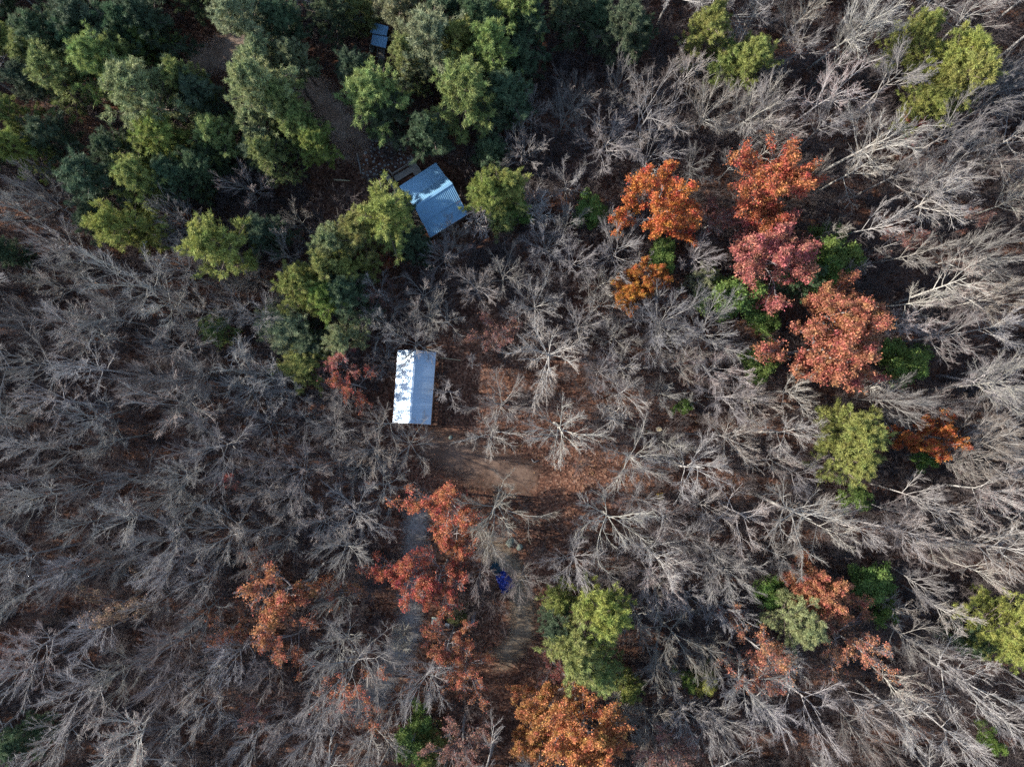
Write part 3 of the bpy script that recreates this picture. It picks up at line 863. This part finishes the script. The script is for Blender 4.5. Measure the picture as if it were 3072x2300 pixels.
# things round the shed
a, b = PG(1316, 1073, 0.10), PG(1384, 1081, 0.10)
tag(MB().tube([a, a.lerp(b, .5) + Vector((0, .03, .01)), b], [.07, .065, .055], 8).build('pole', M_CUT, None, True), 'pale pole lying on the ground beside the upper corner of the shed', 'pole')
a, b = PG(1281, 1036), PG(1304, 1054)
tag(MB().box(((a.x + b.x) / 2, (a.y + b.y) / 2, .55), (1.0, .6, .05), Matrix.Rotation(0.25, 3, 'X')).box(((a.x + b.x) / 2, (a.y + b.y) / 2 - .2, .25), (.9, .05, .5)).box(((a.x + b.x) / 2, (a.y + b.y) / 2 + .2, .3), (.9, .05, .55)).build('work_bench', M_BROWN), 'low brown wooden bench behind the upper end of the shed', 'bench')

# -- the cabin with the blue roof and its deck
def build_cabin():
    zA, zC, zE, zG = 2.7, 3.1, 4.3, 2.7
    A, B = P(1197.7, 559.5, zA), P(1308, 488, zA)
    Cc, D = P(1226, 602, zC), P(1337, 529, zC)
    E, F = P(1244, 622, zE), P(1356, 549, zE)
    G, Hh = P(1290, 713, zG), P(1404, 642, zG)
    o = (A + Hh) / 2
    t = thing('cabin', 'blue metal roofed cabin with an L-shaped wooden deck', 'cabin', (o.x, o.y, float(gz(o.x, o.y))))
    off = Vector(t.location)
    A, B, Cc, D, E, F, G, Hh = (p - off for p in (A, B, Cc, D, E, F, G, Hh))
    u = (B - A).normalized(); u.z = 0; u.normalize()
    v = Vector((u.y, -u.x, 0))                       # down the plan, away from the deck
    corrugated('roof_sheet', M_BLUE_ROOF, t, Cc + Vector((0, 0, -.10)), D + Vector((0, 0, -.10)), B, A)
    corrugated('roof_sheet', M_BLUE_ROOF, t, E, F, D - v * .05, Cc - v * .05)
    mid0, mid1 = E.lerp(G, 0.52), F.lerp(Hh, 0.52)
    corrugated('roof_sheet', M_BLUE_ROOF, t, E, F, mid1, mid0)
    dz = Vector((0, 0, -.075))
    corrugated('roof_sheet', M_BLUE_ROOF, t, mid0 + dz - v * .12, mid1 + dz - v * .12, Hh + dz, G + dz)
    MB().beam(E + Vector((0, 0, .03)), F + Vector((0, 0, .03)), .3, .05).build('ridge_cap', M_BLUE_ROOF, t)
    for p, q in ((A, B), (G, Hh)):
        MB().beam(p + Vector((0, 0, -.16)), q + Vector((0, 0, -.16)), .05, .16).build('fascia_board', M_BROWN, t)
    for p, q in ((A, Cc), (B, D), (Cc, E), (D, F), (E, G), (F, Hh)):
        MB().beam(p + Vector((0, 0, -.16)), q + Vector((0, 0, -.16)), .05, .14).build('barge_board', M_BROWN, t)
    # log walls set in under the eaves
    ins = 0.35
    w0, w1 = Cc + u * ins + v * .1, D - u * ins + v * .1
    w2, w3 = Hh - u * ins - v * ins, G + u * ins - v * ins
    for p, q in ((w0, w1), (w1, w2), (w2, w3), (w3, w0)):
        wl = MB()
        p0, q0 = Vector((p.x, p.y, 0)), Vector((q.x, q.y, 0))
        for k in range(9):
            MB().beam(p0 + Vector((0, 0, .15 + k * .26)), q0 + Vector((0, 0, .15 + k * .26)), .2, .235).build('wall_log', M_DARKWOOD, t)
    for s in (0.03, 0.5, 0.97):
        b = A.lerp(B, s) + v * .2
        MB().box((b.x, b.y, 1.2), (.14, .14, 2.4)).build('porch_post', M_WOOD, t)
    # deck: upper platform, side walk, dark stair well between them
    dk = 0.55
    def Q(X, Y, z=dk):
        return P(X, Y, z) - off
    def boards(c0, c1, c2, c3, n, along):
        """c0-c1-c2-c3 round the outline; n boards laid side by side from c0-c1 to c3-c2"""
        for i in range(n):
            a0, a1 = (i + .04) / n, (i + .96) / n
            p0, p1, p2, p3 = c0.lerp(c3, a0), c1.lerp(c2, a0), c1.lerp(c2, a1), c0.lerp(c3, a1)
            j = Vector((0, 0, random.uniform(-.008, .008)))
            top = [p + j for p in (p0, p1, p2, p3)]
            bot = [p - Vector((0, 0, .05)) for p in top]
            MB().add(top + bot, [(0, 1, 2, 3), (7, 6, 5, 4), (0, 4, 5, 1), (1, 5, 6, 2), (2, 6, 7, 3), (3, 7, 4, 0)]).build('plank', M_WOOD, t)
    boards(Q(1221, 487), Q(1234, 472.5), Q(1266, 521), Q(1247, 532), 10, 1)
    boards(Q(1152.5, 527), Q(1163, 519), Q(1215, 588), Q(1206, 602), 22, 1)
    boards(Q(1206, 602), Q(1222, 592), Q(1282, 690), Q(1266, 700), 24, 1)
    boards(Q(1180, 529), Q(1232, 499), Q(1238, 517), Q(1189, 546), 7, 1)
    # hand rails
    def rail(p, q, n):
        m = MB().beam(p + Vector((0, 0, .92)), q + Vector((0, 0, .92)), .10, .05).beam(p + Vector((0, 0, .5)), q + Vector((0, 0, .5)), .05, .04)
        for i in range(n):
            c = p.lerp(q, i / (n - 1))
            m.box((c.x, c.y, dk + .46), (.08, .08, .92))
        m.build('railing', M_WOOD, t)
    rail(Q(1234, 472.5), Q(1266, 521), 4)
    rail(Q(1152.5, 527), Q(1196, 590), 5)
    rail(Q(1178, 529), Q(1226, 499), 4)
    rail(Q(1170, 515), Q(1180, 529), 2)
    m = MB()
    for X, Y in ((1224, 488), (1236, 477), (1262, 520), (1156, 527), (1180, 560), (1208, 598), (1240, 650), (1268, 694), (1184, 530), (1230, 503)):
        p = Q(X, Y)
        m.box((p.x, p.y, .2), (.12, .12, .66))
    m.build('deck_posts', M_DARKWOOD, t)
    return t
CABIN = build_cabin()

# -- the small hut with the stepped blue roof, half under the pines
def build_hut():
    c = PG(1140, 118)
    t = thing('hut', 'tiny hut with a stepped blue roof and railed ramp under pines', 'hut', (c.x, c.y, float(gz(c.x, c.y))))
    off = Vector(t.location)
    def q(X, Y, z): return P(X, Y, z) - off
    a, b, c2, d = q(1120, 68, 3.3), q(1166, 80, 3.3), q(1160, 108, 2.75), q(1109, 99, 2.75)
    corrugated('roof_sheet', M_BLUE_ROOF, t, a, b, c2, d)
    e, f, g, h = q(1118, 104, 2.65), q(1164, 112, 2.65), q(1157, 145, 2.25), q(1112, 134, 2.25)
    corrugated('roof_sheet', M_BLUE_ROOF, t, e, f, g, h)
    MB().beam(h + Vector((0, 0, -.12)), g + Vector((0, 0, -.12)), .05, .14).build('fascia_board', M_WOOD, t)
    u = (b - a).normalized(); u.z = 0; u.normalize(); v = Vector((u.y, -u.x, 0))
    for p, s, r in ((a, b, None), (b, c2, None), (c2, d, None), (d, a, None)):
        p0, s0 = Vector((p.x, p.y, 0)), Vector((s.x, s.y, 0))
        ctr = Vector(((a.x + c2.x) / 2, (a.y + c2.y) / 2, 0))
        p0, s0 = p0.lerp(ctr, .12), s0.lerp(ctr, .12)
        m = MB().beam(p0 + Vector((0, 0, 1.2)), s0 + Vector((0, 0, 1.2)), .08, 2.5)
        m.build('wall', M_DARKWOOD, t)
    for p in (g, h):
        MB().box((p.x, p.y + .12, 1.0), (.1, .1, 2.1)).build('porch_post', M_WOOD, t)
    # ramp of single boards with two rails
    r0, r1, r2, r3 = q(1137, 146, .5), q(1156, 146, .5), q(1154, 186, .15), q(1135, 182, .15)
    for i in range(9):
        a0, a1 = (i + .05) / 9, (i + .95) / 9
        P0, P1, P2, P3 = r0.lerp(r3, a0), r1.lerp(r2, a0), r1.lerp(r2, a1), r0.lerp(r3, a1)
        tp = [P0, P1, P2, P3]; bt = [x - Vector((0, 0, .05)) for x in tp]
        MB().add(tp + bt, [(3, 2, 1, 0), (4, 5, 6, 7), (1, 5, 4, 0), (2, 6, 5, 1), (3, 7, 6, 2), (0, 4, 7, 3)]).build('plank', M_WOOD, t)
    for x0, x1 in ((r0, r3), (r1, r2)):
        m = MB().beam(x0 + Vector((0, 0, .9)), x1 + Vector((0, 0, .9)), .09, .05)
        for s in (0.02, .5, .98):
            c3 = x0.lerp(x1, s)
            m.box((c3.x, c3.y, c3.z + .35), (.07, .07, 1.1))
        m.build('railing', M_WOOD, t)
    return t
HUT = build_hut()

# ------------------------------------------------------------------ stones, logs and yard things
def stone_mesh(seed, r):
    rng = np.random.default_rng(seed)
    import bmesh
    bm = bmesh.new()
    bmesh.ops.create_icosphere(bm, subdivisions=2, radius=r)
    k = rng.normal(0, 1, (4, 3))
    for vv in bm.verts:
        d = np.array(vv.co) / r
        s = 1 + 0.10 * math.sin(3 * d @ k[0] + 1) + 0.08 * math.sin(4 * d @ k[1]) + 0.06 * math.sin(5 * d @ k[2])
        vv.co = Vector((d[0] * s * r, d[1] * s * r * 0.85, max(d[2] * s, -0.3) * r * 0.7))
    me = bpy.data.meshes.new('stone')
    bm.to_mesh(me); bm.free()
    me.polygons.foreach_set('use_smooth', np.ones(len(me.polygons), dtype=bool))
    return me
SM = [stone_mesh(i, 1.0) for i in range(5)]
for m_ in SM: m_.materials.append(M_STONE)
rr = random.Random(3)
spots = []
tries = 0
while len(spots) < 64 and tries < 5000:
    tries += 1
    X, Y = rr.uniform(1088, 1226), rr.uniform(420, 540)
    if (X - 1150) * 0.6 + (Y - 500) > 28 or (X < 1110 and Y < 455) or (X > 1170 and Y > 505): continue
    if any((X - a) ** 2 + (Y - b) ** 2 < 90 for a, b in spots): continue
    spots.append((X, Y))
for i, (X, Y) in enumerate(spots):
    p = PG(X, Y)
    s = rr.uniform(.11, .24)
    o = obj('stone', SM[i % 5], None, (p.x, p.y, p.z + s * .1), (0, 0, rr.uniform(0, 6)))
    o.scale = (s, s, s)
    tag(o, 'small pale rounded stone in the scatter of stones above the cabin deck', 'stone', 'stones scattered above the cabin deck')
for (X, Y, s, lab) in ((1531, 1627, .62, 'mossy grey boulder beside the dirt patch, larger of two'), (1559, 1641, .45, 'mossy tan boulder beside a thin bare stem, smaller of two'),
                       (1117, 150, .5, 'pale tan rock next to the ramp of the tiny hut'), (1352, 1312, .28, 'single grey rock on the leaf litter below the shed'),
                       (2036, 1347, .35, 'pale stump-like rock beside the felled pale logs')):
    p = PG(X, Y)
    o = obj('boulder', stone_mesh(int(X), 1.0), None, (p.x, p.y, p.z + s * .15), (0, 0, X))
    o.data.materials.append(M_BOULDER if X < 1600 else M_STONE)
    o.scale = (s * 1.1, s, s)
    tag(o, lab, 'rock')

def log(name, pts, r, mat, lab, cat='log', up=.12):
    q = [PG(X, Y, up) for X, Y in pts]
    tag(MB().tube(q, [r * (1 - .35 * i / (len(q) - 1)) for i in range(len(q))], 8).build(name, mat, None, True), lab, cat)
log('fallen_log', [(1882, 1278), (1915, 1288), (1965, 1297)], .16, M_CUT, 'pale felled log with a pointed end lying in the leaf litter')
log('fallen_log', [(1996, 1303), (2040, 1300), (2100, 1302)], .17, M_LOG, 'grey fallen log next to a round sawn stump')
log('fallen_log', [(1738, 1611), (1764, 1611)], .14, M_CUT, 'short yellow cut log on the dark ground')
log('fallen_log', [(1975, 1310), (1978, 1340)], .10, M_CUT, 'thin pale cut branch below the round sawn stump')
log('fallen_log', [(1072, 462), (1080, 500), (1084, 522)], .13, M_LOG, 'grey fallen trunk beside the dirt road near the cabin')
log('fallen_log', [(1002, 540), (1050, 543)], .11, M_CUT, 'pale log lying across the end of the dirt road')
log('fallen_log', [(905, 250), (925, 290), (945, 315)], .15, M_DARKWOOD, 'dark fallen trunk across the dirt road under the pines')
log('fallen_log', [(2008, 1098), (2035, 1110), (2060, 1140), (2070, 1165)], .16, M_LOG, 'bent brown fallen trunk above the felled logs')
log('fallen_log', [(1594, 1376), (1602, 1386), (1616, 1380)], .08, M_LOG, 'small forked grey branch lying on sunlit leaves')
def stump(X, Y, r, lab):
    p = PG(X, Y)
    t = thing('stump', lab, 'stump', p)
    MB().tube([(0, 0, -.1), (0, 0, .3)], [r * 1.15, r], 14).build('bark', M_LOG, t)
    MB().tube([(0, 0, .3), (0, 0, .306)], [r * .92, r * .9], 14).build('cut_face', M_CUT, t)
stump(1976, 1287, .36, 'round pale sawn stump among the felled logs')
stump(2005, 1324, .22, 'small pale sawn stump below the grey fallen log')

# blue tarp over a heap, a canvas behind it, shade painted into its colour
def drape(name, corners, hgt, mat, seed, lab, cat):
    rng = np.random.default_rng(seed)
    c = [PG(*q) for q in corners]
    n = 22
    V = []
    for i in range(n):
        for j in range(n):
            u, v = i / (n - 1), j / (n - 1)
            p = c[0].lerp(c[1], u).lerp(c[3].lerp(c[2], u), v)
            e = min(u, 1 - u, v, 1 - v) * 2
            z = hgt * min(1, e * 2.2) ** .6
            fold = .09 * math.sin(u * 17 + 5 * math.sin(v * 6 + seed)) + .07 * math.sin(v * 21 + 4 * u) + .05 * rng.normal()
            V.append((p.x + .05 * rng.normal(), p.y + .05 * rng.normal(), max(.03, z + fold * min(1, e * 4 + .2)) + p.z))
    F = [(i * n + j, i * n + j + 1, (i + 1) * n + j + 1, (i + 1) * n + j) for i in range(n - 1) for j in range(n - 1)]
    me = mesh_np(name, V, F, mat, False)
    if me.polygons[0].normal.z < 0: me.flip_normals()
    return tag(obj(name, me), lab, cat)
drape('tarp', [(1484, 1724), (1512, 1706), (1548, 1754), (1508, 1784)], .75, M_TARP, 1, 'crumpled dark blue tarp beside the sandy track', 'tarp')
drape('canvas', [(1468, 1700), (1488, 1684), (1510, 1712), (1486, 1730)], .5, M_TEAL, 2, 'dark teal canvas heap, shade painted into its colour, touching the blue tarp', 'tarp')

# old table, chairs, benches near the track
def yard_table():
    p = PG(1308, 1857)
    t = thing('table', 'old grey-green table with a pale edge beside the gravel track', 'table', p, -0.12)
    for i in range(4):
        MB().box((0, -.36 + i * .235, .74), (1.05, .225, .04)).build('plank', M_TABLE, t)
    for sx in (-1, 1):
        for sy in (-1, 1):
            MB().box((sx * .45, sy * .36, .36), (.07, .07, .72)).build('leg', M_WOOD, t)
    MB().box((0, .49, .78), (1.1, .05, .1)).build('edge_board', M_CUT, t)
yard_table()
def chair(X, Y, rz, lab, mat):
    p = PG(X, Y)
    t = thing('chair', lab, 'chair', p, rz)
    MB().box((0, 0, .44), (.5, .5, .05)).build('seat', mat, t)
    MB().box((0, .27, .75), (.5, .05, .6), Matrix.Rotation(-.25, 3, 'X')).build('backrest', mat, t)
    for sx in (-1, 1):
        for sy in (-1, 1):
            MB().box((sx * .22, sy * .22, .21), (.05, .05, .42)).build('leg', M_STEEL, t)
        MB().box((sx * .27, 0, .64), (.05, .5, .04)).build('armrest', M_STEEL, t)
chair(1330, 1862, 1.2, 'dark metal chair beside the old table', M_STEEL)
chair(1342, 1870, -1.9, 'second dark metal chair, farther from the old table', M_METAL)
def bench(X, Y, rz, lab):
    p = PG(X, Y)
    t = thing('bench', lab, 'bench', p, rz)
    for i in range(3):
        MB().box((0, -.16 + i * .16, .45), (1.7, .145, .05)).build('slat', M_METAL, t)
    for sx in (-1, 1):
        MB().box((sx * .65, 0, .21), (.08, .42, .42)).build('leg', M_WOOD, t)
bench(1420, 1851, 1.45, 'blue-grey slatted bench beside the yellowish shrub')

# yellow blanket heap between the fallen trunks
p = PG(1980, 1490)
drape('cloth', [(1970, 1482), (1988, 1478), (1992, 1496), (1974, 1500)], .25, M_CUSHION, 4, 'small yellow cloth heap on the forest floor among bare trees', 'cloth')

x, y = at_crown(990, 1330, 1.2)
sh = plant('C1', 'shrub', 'shrub', 'shrubs', None, x, y, 1.15, 2.3, cols={'foliage': (0.13, 0.14, 0.04)}, ovxy=(990, 1330))
sh['label'] = 'low yellowish green shrub beside the old table and bench'

# ------------------------------------------------------------------ brush: a few shrubs of their own, the rest as undergrowth
BR = [(1250, 1010, 'U3'), (1130, 1100, 'U2'), (1180, 1190, 'U3'), (1300, 940, 'U2'), (880, 1100, 'U1'), (1110, 1180, 'U2'), (1330, 960, 'U1'), (1010, 720, 'U2')]
BLAB = ['thin grey brush in the clearing beside the striped leaf litter', 'low grey brush at the clearing edge above a forked bare tree', 'tall wispy brush beside a dark ground patch below the clearing',
        'thin brush at the far corner of the clearing', 'grey brush between the shed clearing and the red-orange oak', 'low brush beside the forked bare tree', 'small brush by the bare tree at the clearing end', 'reddish thin brush on the bare ground above the shed']
SRC = {}
for (ox, oy, k), lab in zip(BR, BLAB):
    x, y = at_crown(ox, oy, 1.5)
    o = plant(k, 'brush', 'shrub', 'leafless brush', None, x, y, 1.3, PROTO[k]['H'], ovxy=(ox, oy))
    o['label'] = lab
def source(key, part):
    me = dict(PROTO[key]['parts'])[part]
    for o in C.objects:
        if o.data == me:
            return o

def scatter_group(name, sources):
    g = bpy.data.node_groups.new(name, 'GeometryNodeTree')
    g.interface.new_socket('Geometry', in_out='INPUT', socket_type='NodeSocketGeometry')
    g.interface.new_socket('Geometry', in_out='OUTPUT', socket_type='NodeSocketGeometry')
    N, L = g.nodes, g.links
    gi, go = N.new('NodeGroupInput'), N.new('NodeGroupOutput')
    jn = N.new('GeometryNodeJoinGeometry')
    for srcs in reversed(sources):
        gj = N.new('GeometryNodeJoinGeometry')
        for s in srcs:
            oi = N.new('GeometryNodeObjectInfo')
            oi.transform_space = 'ORIGINAL'
            oi.inputs['Object'].default_value = s
            L.new(oi.outputs['Geometry'], gj.inputs[0])
        gt = N.new('GeometryNodeGeometryToInstance')
        L.new(gj.outputs[0], gt.inputs[0])
        L.new(gt.outputs[0], jn.inputs[0])
    ip = N.new('GeometryNodeInstanceOnPoints')
    L.new(gi.outputs[0], ip.inputs['Points'])
    L.new(jn.outputs[0], ip.inputs['Instance'])
    ip.inputs['Pick Instance'].default_value = True
    def attr(nm, dt):
        a = N.new('GeometryNodeInputNamedAttribute')
        a.data_type = dt
        a.inputs['Name'].default_value = nm
        return a.outputs['Attribute']
    L.new(attr('pick', 'INT'), ip.inputs['Instance Index'])
    L.new(attr('turn', 'FLOAT_VECTOR'), ip.inputs['Rotation'])
    L.new(attr('size', 'FLOAT_VECTOR'), ip.inputs['Scale'])
    L.new(ip.outputs[0], go.inputs[0])
    return g

def scatter(name, pts, pick, turn, size, sources):
    me = bpy.data.meshes.new(name)
    me.vertices.add(len(pts))
    me.vertices.foreach_set('co', np.asarray(pts, np.float32).ravel())
    me.attributes.new('pick', 'INT', 'POINT').data.foreach_set('value', np.asarray(pick, np.int32))
    me.attributes.new('turn', 'FLOAT_VECTOR', 'POINT').data.foreach_set('vector', np.asarray(turn, np.float32).ravel())
    me.attributes.new('size', 'FLOAT_VECTOR', 'POINT').data.foreach_set('vector', np.asarray(size, np.float32).ravel())
    o = obj(name, me)
    md = o.modifiers.new('scatter', 'NODES')
    md.node_group = scatter_group(name, sources)
    return tag(o, kind='stuff')

# open ground: tracks, yard, buildings, clearing
def seg_dist(px, py, pts):
    best = np.full(px.shape, 1e9)
    for (x0, y0, w0), (x1, y1, w1) in zip(pts[:-1], pts[1:]):
        dx, dy = x1 - x0, y1 - y0
        t = np.clip(((px - x0) * dx + (py - y0) * dy) / (dx * dx + dy * dy), 0, 1)
        best = np.minimum(best, np.hypot(px - x0 - t * dx, py - y0 - t * dy) - (w0 + t * (w1 - w0)))
    return best
CLEAR = [(1340, 1370, 90), (1560, 1400, 110), (1720, 1470, 110), (1640, 1540, 90)], [(1560, 1880, 90), (1540, 2000, 90), (1500, 2200, 60)], [(1400, 1230, 60), (1420, 1000, 60)], [(1240, 1060, 70), (1235, 1260, 70)], [(1250, 525, 75), (1340, 660, 80)], [(1145, 90, 50), (1145, 190, 40)]
def openness(x, y):
    px, py = x / (K * H) + 1536, -y / (K * H) + 1150
    d = np.full(px.shape, 1e9)
    for t in TRACKS:
        d = np.minimum(d, seg_dist(px, py, t) - 5)
    for t in CLEAR:
        d = np.minimum(d, seg_dist(px, py, t))
    return d

g = np.random.default_rng(21)
n = 15000
x = g.uniform(-84, 84, n); y = g.uniform(-66, 66, n)
d = openness(x, y)
keep = (d > 0) & (g.uniform(0, 1, n) < np.clip(0.2 + d / 130, 0, 0.85))
x, y = x[keep], y[keep]
n = len(x)
pts = np.stack([x, y, gz(x, y)], 1)
s = g.uniform(0.6, 1.35, n)
scatter('undergrowth', pts, g.integers(0, 4, n), np.stack([g.normal(0, .12, n), g.normal(0, .12, n), g.uniform(0, 6.28, n)], 1),
        np.stack([s, s, s * g.uniform(.7, 1.2, n)], 1), [[source('U%d' % i, 'stems'), source('U%d' % i, 'twigs')] for i in range(4)])

# the woods going on beyond the photo
g = np.random.default_rng(22)
n = 5200
x = g.uniform(-165, 125, n); y = g.uniform(-110, 110, n)
have = np.array([(t['x'], t['y']) for t in TREES])
sel = []
for i in range(n):
    ex = max(abs(x[i]) / 60.5, abs(y[i]) / 46.0)
    if ex < 1: continue
    if len(have) and np.min(np.hypot(have[:, 0] - x[i], have[:, 1] - y[i])) < 4.4: continue
    have = np.vstack([have, [x[i], y[i]]])
    sel.append(i)
x, y = x[sel], y[sel]
n = len(x)
pine = ((y > 26) & (x < 12) & (g.uniform(0, 1, n) < np.where(x < -58, 0.25, 0.6)))
hs = g.uniform(0.8, 1.15, n)
ws = g.uniform(0.75, 1.05, n)
pick = g.integers(0, 8, n)
tr = np.stack([np.zeros(n), np.zeros(n), g.uniform(0, 6.28, n)], 1)
for nm, sel_, keys, col, hm in (('woodland_beyond', ~pine, BARE_T[:4] + BARE_A[:2] + BARE_B[:2], (1, 1, 1, 1), 1.0), ('pinewood_beyond', pine, ['P0', 'P1', 'P2', 'P3'], (0.13, 0.165, 0.075, 1), 0.8)):
    q = np.nonzero(sel_)[0]
    wo = scatter(nm, np.stack([x[q], y[q], gz(x[q], y[q])], 1), pick[q] % len(keys), tr[q], np.stack([ws[q], ws[q], hs[q] * hm], 1),
                 [[source(k, pn) for pn, _ in PROTO[k]['parts']] for k in keys])
    wo.color = col

# fallen leaves lying loose on the floor
g = np.random.default_rng(23)
n = 150000
x = g.uniform(-70, 70, n); y = g.uniform(-53, 53, n)
px, py = x / (K * H) + 1536, -y / (K * H) + 1150
d = np.full(n, 1e9)
for t in TRACKS: d = np.minimum(d, seg_dist(px, py, t))
keep = (d > -8) | (g.uniform(0, 1, n) < 0.10)
x, y = x[keep], y[keep]; n = len(x)
c = np.stack([x, y, gz(x, y) + g.uniform(.02, .10, n)], 1)
V, F = leaves(g, c, 0.10, 0.0)
lit = obj('fallen_leaves', mesh_np('fallen_leaves', V, F, leafmat('fallen_leaf', 0.1, 0.4, 1.5, 0.03)))
lit.color = (0.20, 0.095, 0.05, 1)
tag(lit, kind='stuff')

# ------------------------------------------------------------------ labels that single each tree out
MARKS = [('the white-roofed shed', 893, 838), ('the blue-roofed cabin', 937, 435), ('the tiny hut', 818, 78), ('the blue tarp', 1092, 1260), ('the bright orange oak', 1437, 447), ('the pinkish red tree', 1662, 556),
         ('the large copper-brown oak', 1800, 740), ('the small rusty oak by yellow-green pines', 2006, 940), ('the big rusty orange oak', 612, 1300), ('the golden oaks', 1220, 1575),
         ('the copper trio', 1800, 1300), ('the sparse tan-leaved tree', 240, 1312), ('the bright pine at the top corner', 2060, 130), ('the olive pine', 624, 716), ('the crimson shrub-sized tree', 1985, 270)]
NUM = ['', 'second ', 'third ', 'fourth ', 'fifth ', 'sixth ', 'seventh ', 'eighth ', 'ninth ', 'tenth ', 'eleventh ', 'twelfth ', 'thirteenth ', 'fourteenth ']
HOURS = ['twelve', 'one', 'two', 'three', 'four', 'five', 'six', 'seven', 'eight', 'nine', 'ten', 'eleven']
bins = {}
for t in TREES:
    if not t['look']:
        continue
    ox, oy = t['ov']
    look = t['look']
    if look == 'bare':
        look = ('small slim bare tree' if t['r'] < 2.3 else 'mid-sized bare tree' if t['r'] < 3.4 else 'wide-crowned bare tree')
    dd = sorted((math.hypot(ox - mx, oy - my), nm, mx, my) for nm, mx, my in MARKS)
    dist, nm, mx, my = dd[0]
    hr = int(round(math.degrees(math.atan2(ox - mx, my - oy)) / 30.0)) % 12
    bins.setdefault((look, nm, hr), []).append((dist, t))
for (look, nm, hr), lst in bins.items():
    lst.sort(key=lambda q: q[0])
    for i, (dist, t) in enumerate(lst):
        t['o']['label'] = '%s, %sfrom %s towards %s o\'clock' % (look, NUM[i] if i else 'first ', nm, HOURS[hr])
